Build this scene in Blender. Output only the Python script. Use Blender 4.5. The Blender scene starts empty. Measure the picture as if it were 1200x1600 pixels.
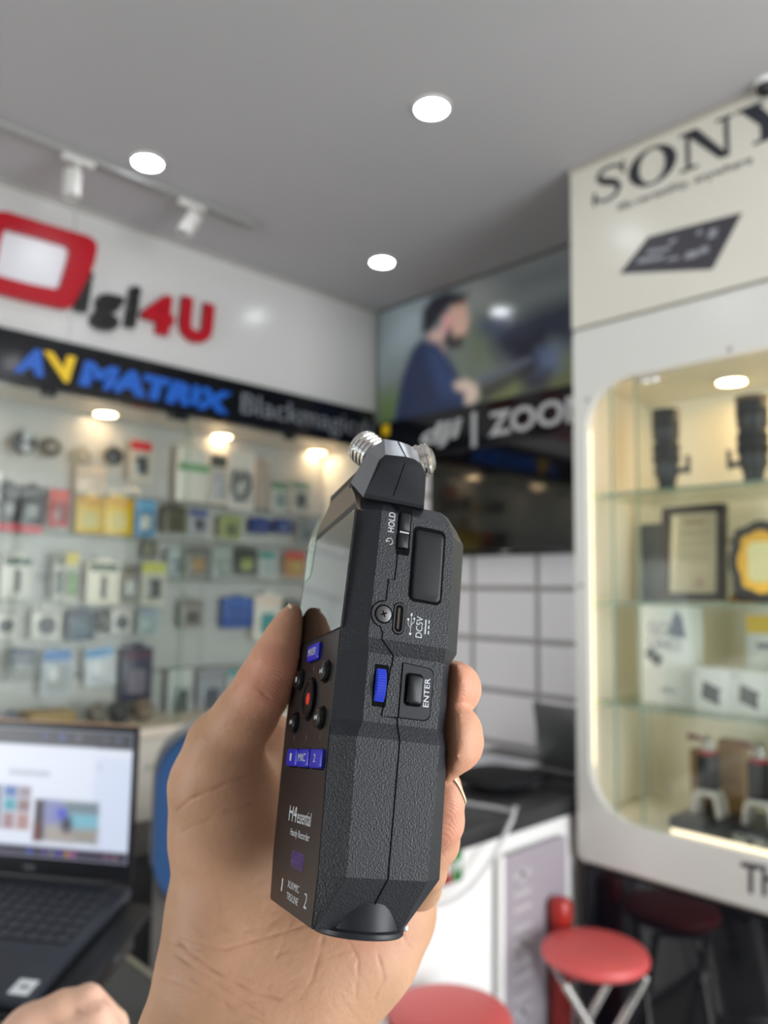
import bpy, bmesh, math, random
import numpy as np
from mathutils import Matrix, Vector
random.seed(4)
SC = bpy.context.scene
COL = SC.collection
# ------------------------------------------------------------------ camera
FPX = 1232.0                                  # focal length in pixels of the 1200x1600 frame
RC = np.array([[0.71952239, -0.69431624, 0.01457675],
               [0.08045119, 0.06248667, -0.99479798],
               [0.68979354, 0.71695214, 0.10081912]])   # rows: right, down, forward (room axes)
CAM = np.array([0.0, 0.0, 1.35])
cd = bpy.data.cameras.new('camera'); cam = bpy.data.objects.new('camera', cd); COL.objects.link(cam)
cd.sensor_fit = 'VERTICAL'; cd.sensor_height = 24.0; cd.sensor_width = 18.0
cd.lens = FPX / 1600 * 24.0; cd.clip_start = 0.01; cd.clip_end = 60
cam.matrix_world = Matrix([[RC[0][i], -RC[1][i], -RC[2][i], CAM[i]] for i in range(3)] + [[0, 0, 0, 1]])
cd.dof.use_dof = True; cd.dof.focus_distance = 0.236; cd.dof.aperture_fstop = 6.2
SC.camera = cam
# ------------------------------------------------------------------ world, assumed daylight and fill, exposure
vs = SC.view_settings
vs.view_transform = 'Standard'; vs.look = 'None'; vs.gamma = 1.0; vs.use_curve_mapping = False; vs.exposure = 0.32
wd = bpy.data.worlds.new('world'); SC.world = wd; wd.use_nodes = True
wd.node_tree.nodes['Background'].inputs[0].default_value = (0.78, 0.88, 1.0, 1)
wd.node_tree.nodes['Background'].inputs[1].default_value = 0.9

def area_light(name, loc, aim, sx, sy, power, col):
    l = bpy.data.lights.new(name, 'AREA'); l.shape = 'RECTANGLE'; l.size = sx; l.size_y = sy
    l.energy = power; l.color = col
    o = bpy.data.objects.new(name, l); COL.objects.link(o); o.location = loc
    o.rotation_euler = (Vector(aim) - Vector(loc)).to_track_quat('-Z', 'Y').to_euler()
    return o
# assumed daylight from an unseen shop front behind the photographer, placed to tune brightness
area_light('assumed_front_daylight', (1.5, -2.2, 1.3), (1.5, 0.0, 1.3), 1.9, 2.2, 96, (0.95, 0.97, 1.0))
area_light('added_side_fill', (-3.1, 1.75, 0.95), (0.0, 1.6, 0.95), 1.7, 1.5, 48, (0.97, 0.98, 1.0))  # unseen side fill, added to brighten the cabinet face and tiled wall

LAMP = 36.0      # emission of the ceiling downlights
WARM = 26.0       # emission of the cabinet downlights

# ------------------------------------------------------------------ helpers
def ray(px, py): return RC.T @ np.array([(px - 600) / FPX, (py - 800) / FPX, 1.0])
def at(px, py, ax, val):
    d = ray(px, py); return CAM + d * ((val - CAM[ax]) / d[ax])
def atd(px, py, dist): return CAM + ray(px, py) * dist
def lin(c): return tuple(((v / 255) / 12.92 if v / 255 <= 0.04045 else ((v / 255 + 0.055) / 1.055) ** 2.4) for v in c)

MATS = {}
def mat(name, rgb, rough=0.5, metal=0.0, bump=None, var=None, coat=0.0, emit=None, spec=0.5, sss=None, alpha=None):
    if name in MATS: return MATS[name]
    m = bpy.data.materials.new(name); m.use_nodes = True; nt = m.node_tree
    b = nt.nodes['Principled BSDF']; c = lin(rgb)
    b.inputs['Base Color'].default_value = (*c, 1); b.inputs['Roughness'].default_value = rough
    b.inputs['Metallic'].default_value = metal; b.inputs['Coat Weight'].default_value = coat
    b.inputs['Coat Roughness'].default_value = 0.06; b.inputs['Specular IOR Level'].default_value = spec
    if emit is not None:
        b.inputs['Emission Color'].default_value = (*lin(emit[0]), 1); b.inputs['Emission Strength'].default_value = emit[1]
    if sss:
        b.inputs['Subsurface Weight'].default_value = sss[0]; b.inputs['Subsurface Radius'].default_value = sss[1]
        b.inputs['Subsurface Scale'].default_value = sss[2]
    tc = None
    if bump or var: tc = nt.nodes.new('ShaderNodeTexCoord')
    if bump:
        n = nt.nodes.new('ShaderNodeTexNoise'); n.inputs['Scale'].default_value = bump[0]; n.inputs['Detail'].default_value = 2
        nt.links.new(tc.outputs['Object'], n.inputs['Vector'])
        bp = nt.nodes.new('ShaderNodeBump'); bp.inputs['Strength'].default_value = bump[1]; bp.inputs['Distance'].default_value = bump[2]
        nt.links.new(n.outputs[0], bp.inputs['Height']); nt.links.new(bp.outputs[0], b.inputs['Normal'])
    if var:
        n = nt.nodes.new('ShaderNodeTexNoise'); n.inputs['Scale'].default_value = var[0]; n.inputs['Detail'].default_value = 3
        nt.links.new(tc.outputs['Object'], n.inputs['Vector'])
        mx = nt.nodes.new('ShaderNodeMix'); mx.data_type = 'RGBA'
        mx.inputs[6].default_value = (*lin(var[1]), 1); mx.inputs[7].default_value = (*c, 1)
        rp = nt.nodes.new('ShaderNodeMapRange'); rp.inputs[1].default_value = 0.35; rp.inputs[2].default_value = 0.65
        nt.links.new(n.outputs[0], rp.inputs[0]); nt.links.new(rp.outputs[0], mx.inputs[0])
        nt.links.new(mx.outputs[2], b.inputs['Base Color'])
    MATS[name] = m; return m
def col(rgb, rough=0.45, **k): return mat('paint_%02x%02x%02x_%d' % (*rgb, int(rough * 100)), rgb, rough, **k)
def glass(name, tint=(255, 255, 255), refl=1.0, rough=0.0):
    if name in MATS: return MATS[name]
    m = bpy.data.materials.new(name); m.use_nodes = True; nt = m.node_tree; nt.nodes.remove(nt.nodes['Principled BSDF'])
    t = nt.nodes.new('ShaderNodeBsdfTransparent'); t.inputs[0].default_value = (*lin(tint), 1)
    g = nt.nodes.new('ShaderNodeBsdfGlossy'); g.inputs['Roughness'].default_value = rough
    f = nt.nodes.new('ShaderNodeFresnel'); gm = nt.nodes.new('ShaderNodeNewGeometry'); ri = nt.nodes.new('ShaderNodeMapRange')
    ri.inputs[3].default_value = 1.45; ri.inputs[4].default_value = 1 / 1.45      # thin pane: the same reflectance from either face
    nt.links.new(gm.outputs['Backfacing'], ri.inputs[0]); nt.links.new(ri.outputs[0], f.inputs[0])
    ml = nt.nodes.new('ShaderNodeMath'); ml.operation = 'MULTIPLY'; ml.inputs[1].default_value = refl
    mx = nt.nodes.new('ShaderNodeMixShader')
    nt.links.new(f.outputs[0], ml.inputs[0]); nt.links.new(ml.outputs[0], mx.inputs[0])
    nt.links.new(t.outputs[0], mx.inputs[1]); nt.links.new(g.outputs[0], mx.inputs[2])
    nt.links.new(mx.outputs[0], nt.nodes['Material Output'].inputs[0]); MATS[name] = m; return m
def attr_mat(name, attr, rough=0.4, emit=0.0, coat=0.0):
    if name in MATS: return MATS[name]
    m = bpy.data.materials.new(name); m.use_nodes = True; nt = m.node_tree; b = nt.nodes['Principled BSDF']
    a = nt.nodes.new('ShaderNodeAttribute'); a.attribute_name = attr
    nt.links.new(a.outputs['Color'], b.inputs['Base Color']); b.inputs['Roughness'].default_value = rough
    b.inputs['Coat Weight'].default_value = coat; b.inputs['Coat Roughness'].default_value = 0.08
    if emit:
        nt.links.new(a.outputs['Color'], b.inputs['Emission Color']); b.inputs['Emission Strength'].default_value = emit
        b.inputs['Base Color'].default_value = (0.01, 0.01, 0.01, 1)
        for l in list(nt.links):
            if l.to_socket == b.inputs['Base Color']: nt.links.remove(l)
    MATS[name] = m; return m

class MB:
    """collects shapes; build() links them as one mesh object"""
    def __init__(s): s.bm = bmesh.new()
    def add(s, verts, faces, M=None):
        vs_ = [s.bm.verts.new(M @ Vector(v) if M is not None else Vector(v)) for v in verts]
        out = []
        for f in faces:
            try: out.append(s.bm.faces.new([vs_[i] for i in f]))
            except ValueError: pass
        return vs_, out
    def box(s, c, d, bev=0.0, M=None, seg=2):
        x, y, z = (k / 2 for k in d)
        v = [(c[0] + i * x, c[1] + j * y, c[2] + k * z) for i in (-1, 1) for j in (-1, 1) for k in (-1, 1)]
        f = [(0, 1, 3, 2), (4, 6, 7, 5), (0, 4, 5, 1), (2, 3, 7, 6), (0, 2, 6, 4), (1, 5, 7, 3)]
        vv, ff = s.add(v, f, M)
        if bev > 0:
            es = list({e for q in ff for e in q.edges})
            bmesh.ops.bevel(s.bm, geom=es, offset=bev, segments=seg, affect='EDGES', profile=0.5)
        return s
    def span(s, lo, hi, bev=0.0):
        return s.box([(a + b) / 2 for a, b in zip(lo, hi)], [abs(b - a) for a, b in zip(lo, hi)], bev)
    def loft(s, rings, cap=True, M=None, closed=True):
        n = len(rings[0]); vv = [v for r in rings for v in r]; f = []
        for i in range(len(rings) - 1):
            for j in range(n if closed else n - 1):
                k = (j + 1) % n; f.append((i * n + j, i * n + k, (i + 1) * n + k, (i + 1) * n + j))
        if cap: f.append(tuple(range(n - 1, -1, -1))); f.append(tuple((len(rings) - 1) * n + j for j in range(n)))
        s.add(vv, f, M); return s
    def frame_of(s, axis):
        a = Vector(axis).normalized(); t = Vector((0, 0, 1)) if abs(a.z) < 0.9 else Vector((1, 0, 0))
        u = a.cross(t).normalized(); return a, u, a.cross(u)
    def lathe(s, base, axis, prof, seg=24, cap=True):
        a, u, w = s.frame_of(axis); b = Vector(base)
        rings = [[b + a * h + (u * math.cos(2 * math.pi * i / seg) + w * math.sin(2 * math.pi * i / seg)) * r for i in range(seg)] for r, h in prof]
        return s.loft(rings, cap)
    def cyl(s, p, q, r, seg=16, r2=None):
        d = Vector(q) - Vector(p); return s.lathe(p, d, [(r, 0), (r if r2 is None else r2, d.length)], seg)
    def tube(s, pts, r, seg=8):
        pts = [Vector(p) for p in pts]; rings = []
        for i, p in enumerate(pts):
            d = (pts[min(i + 1, len(pts) - 1)] - pts[max(i - 1, 0)])
            a, u, w = s.frame_of(d)
            if rings:
                u = pu - a * pu.dot(a); u.normalize(); w = a.cross(u)
            pu = u; rr = r[i] if isinstance(r, (list, tuple)) else r
            rings.append([p + (u * math.cos(2 * math.pi * k / seg) + w * math.sin(2 * math.pi * k / seg)) * rr for k in range(seg)])
        return s.loft(rings)
    def prism(s, poly, O, U, V, h):
        """2-D polygon on the frame O,U,V pushed along U x V by h"""
        O, U, V = Vector(O), Vector(U), Vector(V); N = U.cross(V).normalized()
        return s.loft([[O + U * p[0] + V * p[1] for p in poly], [O + U * p[0] + V * p[1] + N * h for p in poly]])
    def build(s, name, m, parent=None, smooth=True, angle=32):
        bmesh.ops.recalc_face_normals(s.bm, faces=s.bm.faces[:])
        me = bpy.data.meshes.new(name); s.bm.to_mesh(me); s.bm.free()
        if m is not None: me.materials.append(m)
        if smooth:
            me.polygons.foreach_set('use_smooth', [True] * len(me.polygons))
            me.set_sharp_from_angle(angle=math.radians(angle))
        o = bpy.data.objects.new(name, me); COL.objects.link(o)
        if parent is not None: o.parent = parent
        return o
def tag(o, label, cat, group=None):
    o['label'] = label; o['category'] = cat
    if group: o['group'] = group
    return o
def thing(name, label, cat, loc=(0, 0, 0), group=None):
    o = bpy.data.objects.new(name, None); COL.objects.link(o); o.location = loc; o.empty_display_size = 0.02
    return tag(o, label, cat, group)
def struct(o): o['kind'] = 'structure'; return o
def shift(o, parent):
    """the part was built in room coordinates: keep it there under a parent that stands elsewhere"""
    o.parent = parent; o.matrix_parent_inverse = parent.matrix_basis.inverted(); return o
def copy_thing(o, loc, label=None):
    r = o.copy(); COL.objects.link(r); r.location = loc
    if label: r['label'] = label
    for ch in list(o.children):
        c = ch.copy(); COL.objects.link(c); c.parent = r
        for g in ch.children:
            q = g.copy(); COL.objects.link(q); q.parent = c
    return r
def rrect(w, h, r, n=5):
    p = []
    for cx, cy, a0 in ((w / 2 - r, h / 2 - r, 0), (-w / 2 + r, h / 2 - r, 90), (-w / 2 + r, -h / 2 + r, 180), (w / 2 - r, -h / 2 + r, 270)):
        for i in range(n): a = math.radians(a0 + 90 * i / (n - 1)); p.append((cx + r * math.cos(a), cy + r * math.sin(a)))
    return p
def text_obj(name, s, O, U, V, m, parent=None, h=0.0, bold=0.0, shear=0.0, fit=True):
    """lettering: its bounding box is mapped to the parallelogram O, O+U, O+V, thickness h along U x V"""
    cu = bpy.data.curves.new('lettering', 'FONT'); cu.body = s; cu.size = 1; cu.offset = bold; cu.shear = shear; cu.extrude = 0.5 if h else 0
    cu.resolution_u = 3
    t = bpy.data.objects.new('lettering', cu); COL.objects.link(t)
    dg = bpy.context.evaluated_depsgraph_get(); me = bpy.data.meshes.new_from_object(t.evaluated_get(dg))
    bpy.data.objects.remove(t); bpy.data.curves.remove(cu)
    n = len(me.vertices); co = np.empty(n * 3); me.vertices.foreach_get('co', co); co = co.reshape(-1, 3)
    lo, hi = co.min(0), co.max(0); U, V, O = (np.array(k, float) for k in (U, V, O)); N = np.cross(U, V); N /= np.linalg.norm(N)
    q = (co[:, :1] - lo[0]) / (hi[0] - lo[0]) * U + (co[:, 1:2] - lo[1]) / (hi[1] - lo[1]) * V + O
    if h: q = q + (co[:, 2:3] + 0.5) * h * N
    me.vertices.foreach_set('co', q.ravel()); me.materials.clear(); me.materials.append(m); me.name = name; me.update()
    o = bpy.data.objects.new(name, me); COL.objects.link(o)
    if parent is not None: o.parent = parent
    return o
def poly_mask(P, poly, soft):
    """soft inside mask of a polygon for 2-D points P"""
    poly = np.array(poly, float); n = len(poly); ins = np.zeros(len(P), bool); d2 = np.full(len(P), 1e9)
    for i in range(n):
        a, b = poly[i], poly[(i + 1) % n]; e = b - a; w = P - a
        t = np.clip((w @ e) / max(e @ e, 1e-12), 0, 1); d2 = np.minimum(d2, ((w - t[:, None] * e) ** 2).sum(1))
        c = (a[1] > P[:, 1]) != (b[1] > P[:, 1])
        with np.errstate(divide='ignore', invalid='ignore'):
            ins ^= c & (P[:, 0] < (b[0] - a[0]) * (P[:, 1] - a[1]) / (b[1] - a[1]) + a[0])
    sd = np.sqrt(d2) * np.where(ins, 1, -1)
    return np.clip(sd / soft * 0.5 + 0.5, 0, 1)
def ell(cx, cy, rx, ry, n=24, a=0):
    ca, sa = math.cos(a), math.sin(a)
    return [(cx + rx * math.cos(t) * ca - ry * math.sin(t) * sa, cy + rx * math.cos(t) * sa + ry * math.sin(t) * ca) for t in [2 * math.pi * i / n for i in range(n)]]
def print_sheet(name, O, U, V, nu, nv, layers, base, m, parent=None, gain=1.0):
    """flat print: colour per vertex on a fine grid; layers are (polygon in 0..1 of U,V, colour, softness)"""
    g = np.stack(np.meshgrid(np.linspace(0, 1, nu), np.linspace(0, 1, nv), indexing='ij'), -1).reshape(-1, 2)
    asp = np.array([np.linalg.norm(U), np.linalg.norm(V)]); P = g * asp
    c = np.tile(np.array(lin(base)) * gain, (len(g), 1))
    for poly, rgb, soft in layers:
        k = poly_mask(P, np.array(poly) * asp, soft)[:, None]; c = c * (1 - k) + np.array(lin(rgb)) * gain * k
    co = np.array(O) + g[:, :1] * np.array(U) + g[:, 1:] * np.array(V)
    i = np.arange(nu - 1)[:, None] * nv + np.arange(nv - 1)[None]; i = i.ravel()
    me = bpy.data.meshes.new(name); me.from_pydata(co.tolist(), [], np.stack([i, i + nv, i + nv + 1, i + 1], 1).tolist())
    a = me.color_attributes.new('print', 'FLOAT_COLOR', 'POINT'); a.data.foreach_set('color', np.concatenate([c, np.ones((len(c), 1))], 1).ravel())
    me.materials.append(m); o = bpy.data.objects.new(name, me); COL.objects.link(o)
    if parent is not None: o.parent = parent
    return o

# ------------------------------------------------------------------ common materials
M_WALL = mat('white_laminate', (204, 203, 200), 0.22, spec=0.5)
M_CEIL = mat('ceiling_paint', (180, 177, 178), 0.8, var=(1.2, (176, 174, 175)))
M_FLOOR = mat('floor_tile', (170, 167, 162), 0.25, var=(3, (160, 158, 154)))
M_WHITE = mat('white_board', (248, 247, 244), 0.35)
M_CREAM = mat('cream_board', (242, 234, 214), 0.5)
M_BLACKG = mat('black_gloss', (12, 14, 20), 0.12)
M_BLACK = mat('black_plastic', (16, 17, 20), 0.45)
M_DKGREY = mat('dark_grey_plastic', (52, 54, 58), 0.5)
M_CHROME = mat('chrome', (225, 222, 218), 0.1, 1.0)
M_STEEL = mat('brushed_steel', (190, 190, 190), 0.3, 1.0)
M_LAMP = mat('cool_lamp', (255, 255, 255), 0.5, emit=((244, 248, 255), LAMP))
M_WARM = mat('warm_lamp', (255, 240, 215), 0.5, emit=((255, 214, 166), WARM))
M_WARM2 = mat('warm_lamp_case', (255, 240, 215), 0.5, emit=((255, 212, 156), 40))
M_PANE = glass('clear_pane', (250, 253, 251))
M_SHELF = glass('shelf_glass', (240, 247, 241), 1.0)
M_SHELFEDGE = mat('shelf_glass_edge', (140, 162, 142), 0.2)
M_CLEAR = glass('clear_plastic', (244, 246, 247), 1.3, 0.08)
XW, YW, ZC = 2.542, 2.717, 2.70

# ------------------------------------------------------------------ room shell
struct(MB().span((-3.2, -2.4, -0.05), (2.7, 3.3, 0)).build('floor', M_FLOOR, smooth=False))
struct(MB().span((-3.2, -2.4, ZC), (2.7, 3.3, ZC + 0.05)).build('ceiling', M_CEIL, smooth=False))
struct(MB().span((XW + 0.02, -2.4, 0), (XW + 0.1, 3.3, ZC)).build('wall_right', M_WALL, smooth=False))
struct(MB().span((-3.3, -2.4, 0), (-3.2, 0.7, ZC)).span((-3.3, 2.65, 0), (-3.2, 3.3, ZC)).span((-3.3, 0.7, 2.5), (-3.2, 2.65, ZC)).build('wall_back', M_WALL, smooth=False))
struct(MB().span((-3.2, 3.18, 0), (XW + 0.02, 3.28, ZC)).build('wall_left', M_WHITE, smooth=False))
struct(MB().span((-3.2, -2.45, 0), (0.45, -2.35, ZC)).span((2.5, -2.45, 0), (2.7, -2.35, ZC)).span((0.45, -2.45, 2.5), (2.5, -2.35, ZC)).build('wall_front', M_WHITE, smooth=False))
w1 = struct(MB().span((0.45, -2.41, 0.05), (2.5, -2.40, 2.5)).build('assumed_front_window', M_PANE, smooth=False))  # unseen window assumed to go with the front daylight
MB().span((0.45, -2.43, 0), (2.5, -2.38, 0.06)).span((1.45, -2.43, 0.06), (1.5, -2.38, 2.5)).build('added_window_frame', M_STEEL, w1, smooth=False)
w2 = struct(MB().span((-3.26, 0.7, 0.05), (-3.25, 2.65, 2.5)).build('added_window', M_PANE, smooth=False))  # unseen window added to go with the side fill light
MB().span((-3.28, 0.7, 0), (-3.23, 2.65, 0.06)).span((-3.28, 1.65, 0.06), (-3.23, 1.7, 2.5)).build('added_window_frame', M_STEEL, w2, smooth=False)
# upper wall over the wall case: white laminate boards
up = struct(MB().span((-3.2, YW, 2.2), (XW, YW + 0.04, ZC)).build('wall_left_upper', M_WALL, smooth=False))
for k, (x0, x1) in enumerate(((-3.19, -1.4), (-1.397, 1.06), (1.063, 2.54))):
    MB().span((x0, YW - 0.006, 2.205), (x1, YW, ZC - 0.012)).build('panel', M_WALL, up, smooth=False)
MB().span((-3.2, YW - 0.02, ZC - 0.012), (XW, YW, ZC)).build('ceiling_trim', mat('trim_grey', (176, 172, 166), 0.5), up, smooth=False)

# white tiled wall behind the counter
tw = struct(MB().span((XW - 0.001, 0.9, 0.02), (XW + 0.02, YW, 2.0)).build('wall_right_tiled', mat('tile_joint', (168, 166, 166), 0.7), smooth=False))
M_TILE = mat('white_tile', (244, 241, 243), 0.3)
zs = [0.17, 0.372, 0.574, 0.765, 0.967, 1.169, 1.371, 1.573, 1.775, 1.977]; ys = [1.14, 1.46, 1.78, 2.10, 2.42]
for j in range(len(zs) - 1):
    for i in range(len(ys)):
        y1 = ys[i + 1] if i < len(ys) - 1 else YW + 0.01
        MB().span((XW - 0.007, ys[i] + 0.011, zs[j] + 0.011), (XW, y1 - 0.011, zs[j + 1] - 0.011), 0.002).build('tile', M_TILE, tw, smooth=False)

# ------------------------------------------------------------------ downlights
def downlight(x, y, z, r, mem, label, group, name='ceiling_downlight'):
    t = thing(name, label, 'ceiling light', (x, y, z), group)
    MB().lathe((0, 0, 0), (0, 0, -1), [(r * 1.18, 0), (r * 1.16, 0.006), (r * 0.98, 0.008), (r * 0.96, 0.003)], 28, False).build('trim_ring', mat('lamp_ring', (235, 232, 226), 0.4), t)
    MB().lathe((0, 0, -0.002), (0, 0, -1), [(r * 0.97, 0), (r * 0.97, 0.0035), (r * 0.5, 0.005)], 28).build('lens', mem, t)
    return t
G1 = 'round downlights in the shop ceiling'
downlight(1.525, 1.416, ZC, 0.044, M_LAMP, 'round white ceiling downlight, highest in view and nearest, alone in mid ceiling', G1)
downlight(1.098, 2.247, ZC, 0.044, M_LAMP, 'round white ceiling downlight beside the white track rail', G1)
downlight(2.143, 2.26, ZC, 0.044, M_LAMP, 'round white ceiling downlight nearest the corner above the bearded man poster', G1)
for x, y in ((0.61, 1.43), (1.6, 0.45), (1.6, -0.1), (1.05, 0.35), (1.05, -0.2), (1.6, -0.7), (0.9, -0.9), (1.6, -1.5), (-1.8, 0.2)):  # unseen lamps; several near the cabinet are added to brighten it
    downlight(x, y, ZC, 0.044, M_LAMP, 'unseen round white ceiling downlight, set partly added to light the cabinet side', G1)

# track rail with two spots
tr = thing('track_light', 'white ceiling track rail with two white cylinder spotlights above the red logo', 'track light', (1.13, 2.352, ZC))
M_TRK = mat('track_white', (205, 203, 198), 0.4)
def P(o): return lambda v: tuple(np.array(v) - np.array(o.location))
q = P(tr)
MB().box(q((1.03, 2.352, ZC - 0.011)), (1.1, 0.034, 0.022), 0.003).build('rail', mat('track_grey', (150, 149, 147), 0.4), tr)
MB().box(q((0.92, 2.352, ZC - 0.03)), (0.10, 0.026, 0.018), 0.004).cyl(q((0.92, 2.352, ZC - 0.035)), q((0.92, 2.352, ZC - 0.075)), 0.006).build('adapter', M_TRK, tr)
MB().lathe(q((0.905, 2.352, 2.632)), (0, 0, -1), [(0.024, 0), (0.027, 0.006), (0.027, 0.085), (0.022, 0.088), (0.02, 0.06)], 20).build('spot_head', M_TRK, tr)
MB().box(q((1.318, 2.352, ZC - 0.03)), (0.10, 0.026, 0.018), 0.004).cyl(q((1.318, 2.352, ZC - 0.035)), q((1.325, 2.352, ZC - 0.08)), 0.006).build('adapter', M_TRK, tr)
MB().lathe(q((1.335, 2.352, 2.64)), (-0.42, 0.05, -0.8), [(0.024, 0), (0.027, 0.006), (0.027, 0.085), (0.022, 0.088), (0.02, 0.06)], 20).build('spot_head', M_TRK, tr)

# ------------------------------------------------------------------ red logo sign on the upper wall
M_RED = mat('sign_red', (172, 12, 30), 0.35, spec=0.3); M_SIGNBLK = mat('sign_black', (22, 20, 20), 0.35)
sg = thing('shop_sign', 'red and black raised logo reading igi4U with red slanted film frame', 'sign', (1.1, YW - 0.006, 2.45))
q = P(sg)
def L(px, py, off=0.03): return at(px, py, 1, YW - off)
def lpoly(pts, off): return [(lambda v: (v[0], v[2]))(L(a, b, off)) for a, b in pts]
def prism_left(mb, poly, h, off=0.006):    # polygon in (x, z) of the left wall, h towards the room
    O = q((0, YW - off, 0)); mb.prism(poly, O, (1, 0, 0), (0, 0, 1), h); return mb
outer = lpoly([(-14, 331), (10, 330), (75, 350), (140, 369), (150, 376), (153, 388), (147, 415), (128, 452), (112, 480), (104, 482), (40, 468), (-40, 447), (-30, 400)], 0.04)
inner = lpoly([(8, 356), (60, 369), (107, 383), (111, 390), (108, 405), (96, 445), (90, 452), (45, 443), (-8, 429), (-4, 405), (2, 375)], 0.04)
def ring_prism(mb, outer, inner, O, U, V, h, n=90):
    def resample(p):
        p = np.array(p); c = np.array(inner).mean(0); out = []
        for k in range(n):
            a = 2 * math.pi * k / n; d = np.array([math.cos(a), math.sin(a)]); best = 0
            for i in range(len(p)):
                s, e = p[i] - c, p[(i + 1) % len(p)] - p[i]; den = d[0] * e[1] - d[1] * e[0]
                if abs(den) < 1e-12: continue
                t = (s[0] * e[1] - s[1] * e[0]) / den; u = (s[0] * d[1] - s[1] * d[0]) / den
                if -1e-6 <= u <= 1 + 1e-6 and t > best: best = t
            out.append(c + d * best)
        return out
    a, b = resample(outer), resample(inner); O, U, V = Vector(O), Vector(U), Vector(V); N = U.cross(V).normalized()
    f = lambda p, k: O + U * p[0] + V * p[1] + N * k
    R = [[f(p, 0) for p in a], [f(p, h) for p in a], [f(p, h) for p in b], [f(p, 0) for p in b]]
    R.append(R[0]); mb.loft(R, cap=False); return mb
ring_prism(MB(), outer, inner, q((0, YW - 0.006, 0)), (1, 0, 0), (0, 0, 1), 0.034).build('red_film_frame', M_RED, sg)
prism_left(MB(), inner, 0.008).build('white_screen_panel', mat('sign_white', (226, 228, 232), 0.3), sg)
def lett(ch, p0, p1, p2, m, bold=0.03, h=0.03):
    """p0 lower-left, p1 lower-right, p2 upper-left pixel corners of the letter face"""
    A, B, C_ = (np.array(L(*p, 0.036)) for p in (p0, p1, p2)); A[1] = B[1] = C_[1] = YW - 0.006
    for v in (A, B, C_): v -= np.array(sg.location)
    text_obj('letter', ch, A, B - A, C_ - A, m, sg, h, bold)
lett('i', (117, 483), (138, 488), (128, 418), M_SIGNBLK, 0.05)
lett('g', (140, 510), (184, 520), (152, 453), M_SIGNBLK, 0.05)
lett('i', (196, 508), (213, 512), (206, 444), M_SIGNBLK, 0.05)
lett('4', (221, 512), (270, 526), (228, 450), M_RED, 0.06)
lett('U', (281, 527), (331, 541), (287, 461), M_RED, 0.06)

# ------------------------------------------------------------------ black fascia boards
fa = thing('fascia_board', 'long black fascia board reading AVMATRIX in blue and yellow above wall case', 'sign board', (0.8, YW, 2.11))
q = P(fa)
MB().span(q((-3.1, YW - 0.025, 2.02)), q((XW - 0.03, YW + 0.02, 2.2)), 0.002).build('board', M_BLACKG, fa, smooth=False)
def band_text(s, p0, p1, p2, m, bold=0.0, shear=0.0):
    A, B, C_ = (np.array(L(*p, 0.026)) for p in (p0, p1, p2))
    for v in (A, B, C_): v[1] = YW - 0.025; v -= np.array(fa.location)
    text_obj('lettering', s, A, B - A, C_ - A, m, fa, 0.004, bold, 0)
M_BLUE = mat('letter_blue', (20, 92, 190), 0.35); M_YEL = mat('letter_yellow', (238, 196, 20), 0.35); M_LGREY = mat('letter_grey', (120, 124, 130), 0.35)
band_text('A', (20, 580), (68, 590), (36, 541), M_BLUE, 0.07)
band_text('V', (78, 593), (128, 602), (68, 548), M_YEL, 0.05)
band_text('MATRIX', (122, 601), (356, 648), (133, 563), M_BLUE, 0.075)
band_text('Blackmagicdesign', (376, 655), (640, 704), (378, 614), M_LGREY, 0.0)
fb = thing('fascia_board', 'black fascia board reading DJI and ZOOM above the wall television', 'sign board', (XW, 2.0, 2.07))
q = P(fb)
MB().span(q((XW - 0.03, 1.33, 1.95)), q((XW + 0.015, YW - 0.03, 2.137)), 0.002).build('board', M_BLACKG, fb, smooth=False)
def rt(px, py, x): return np.array(at(px, py, 0, x)) - np.array(fb.location)
M_LWHITE = mat('letter_white', (200, 200, 200), 0.4)
A, B, C_ = rt(653, 708, XW - 0.03), rt(712, 694, XW - 0.03), rt(664, 666, XW - 0.03)
text_obj('lettering', 'dji', A, B - A, C_ - A, M_LWHITE, fb, 0.004, 0.03)
A, B = rt(741, 702, XW - 0.03), rt(741, 644, XW - 0.03); MB().span((A[0] - 0.004, A[1] - 0.012, A[2]), (A[0] + 0.001, A[1] + 0.012, B[2]), 0.001).build('divider', M_LWHITE, fb)
A, B, C_ = rt(764, 683, XW - 0.03), rt(925, 655, XW - 0.03), rt(764, 645, XW - 0.03)
text_obj('lettering', 'ZOOM', A, B - A, C_ - A, M_LWHITE, fb, 0.004, 0.03)
A = rt(603, 672, XW - 0.03); MB().box(A, (0.008, 0.045, 0.05), 0.002).build('yellow_tab', M_YEL, fb)

# ------------------------------------------------------------------ poster
pz0, pz1, py0, py1 = 2.138, 2.69, 2.695, 1.33
po = thing('wall_poster', 'glossy wall poster of bearded man in navy jacket with camera outdoors', 'poster', (XW, 1.9, 2.4))
q = P(po)
MB().span(q((XW - 0.004, py1, pz0)), q((XW + 0.018, py0, pz1))).build('board', M_DKGREY, po, smooth=False)
MB().span(q((XW - 0.012, py1, pz1)), q((XW + 0.018, py0 + 0.02, ZC))).build('top_edge', mat('poster_edge', (86, 82, 80), 0.5), po, smooth=False)
def pp(X, Y):   # a point on the print -> 0..1 of the sheet
    v = at(560 + X * 0.3, 350 + Y * 0.3, 0, XW); return ((v[1] - py0) / (py1 - py0), (v[2] - pz0) / (pz1 - pz0))
def pol(*pts): return [pp(*p) for p in pts]
navy, skin_, dk = (30, 42, 72), (196, 160, 142), (42, 42, 50)
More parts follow.
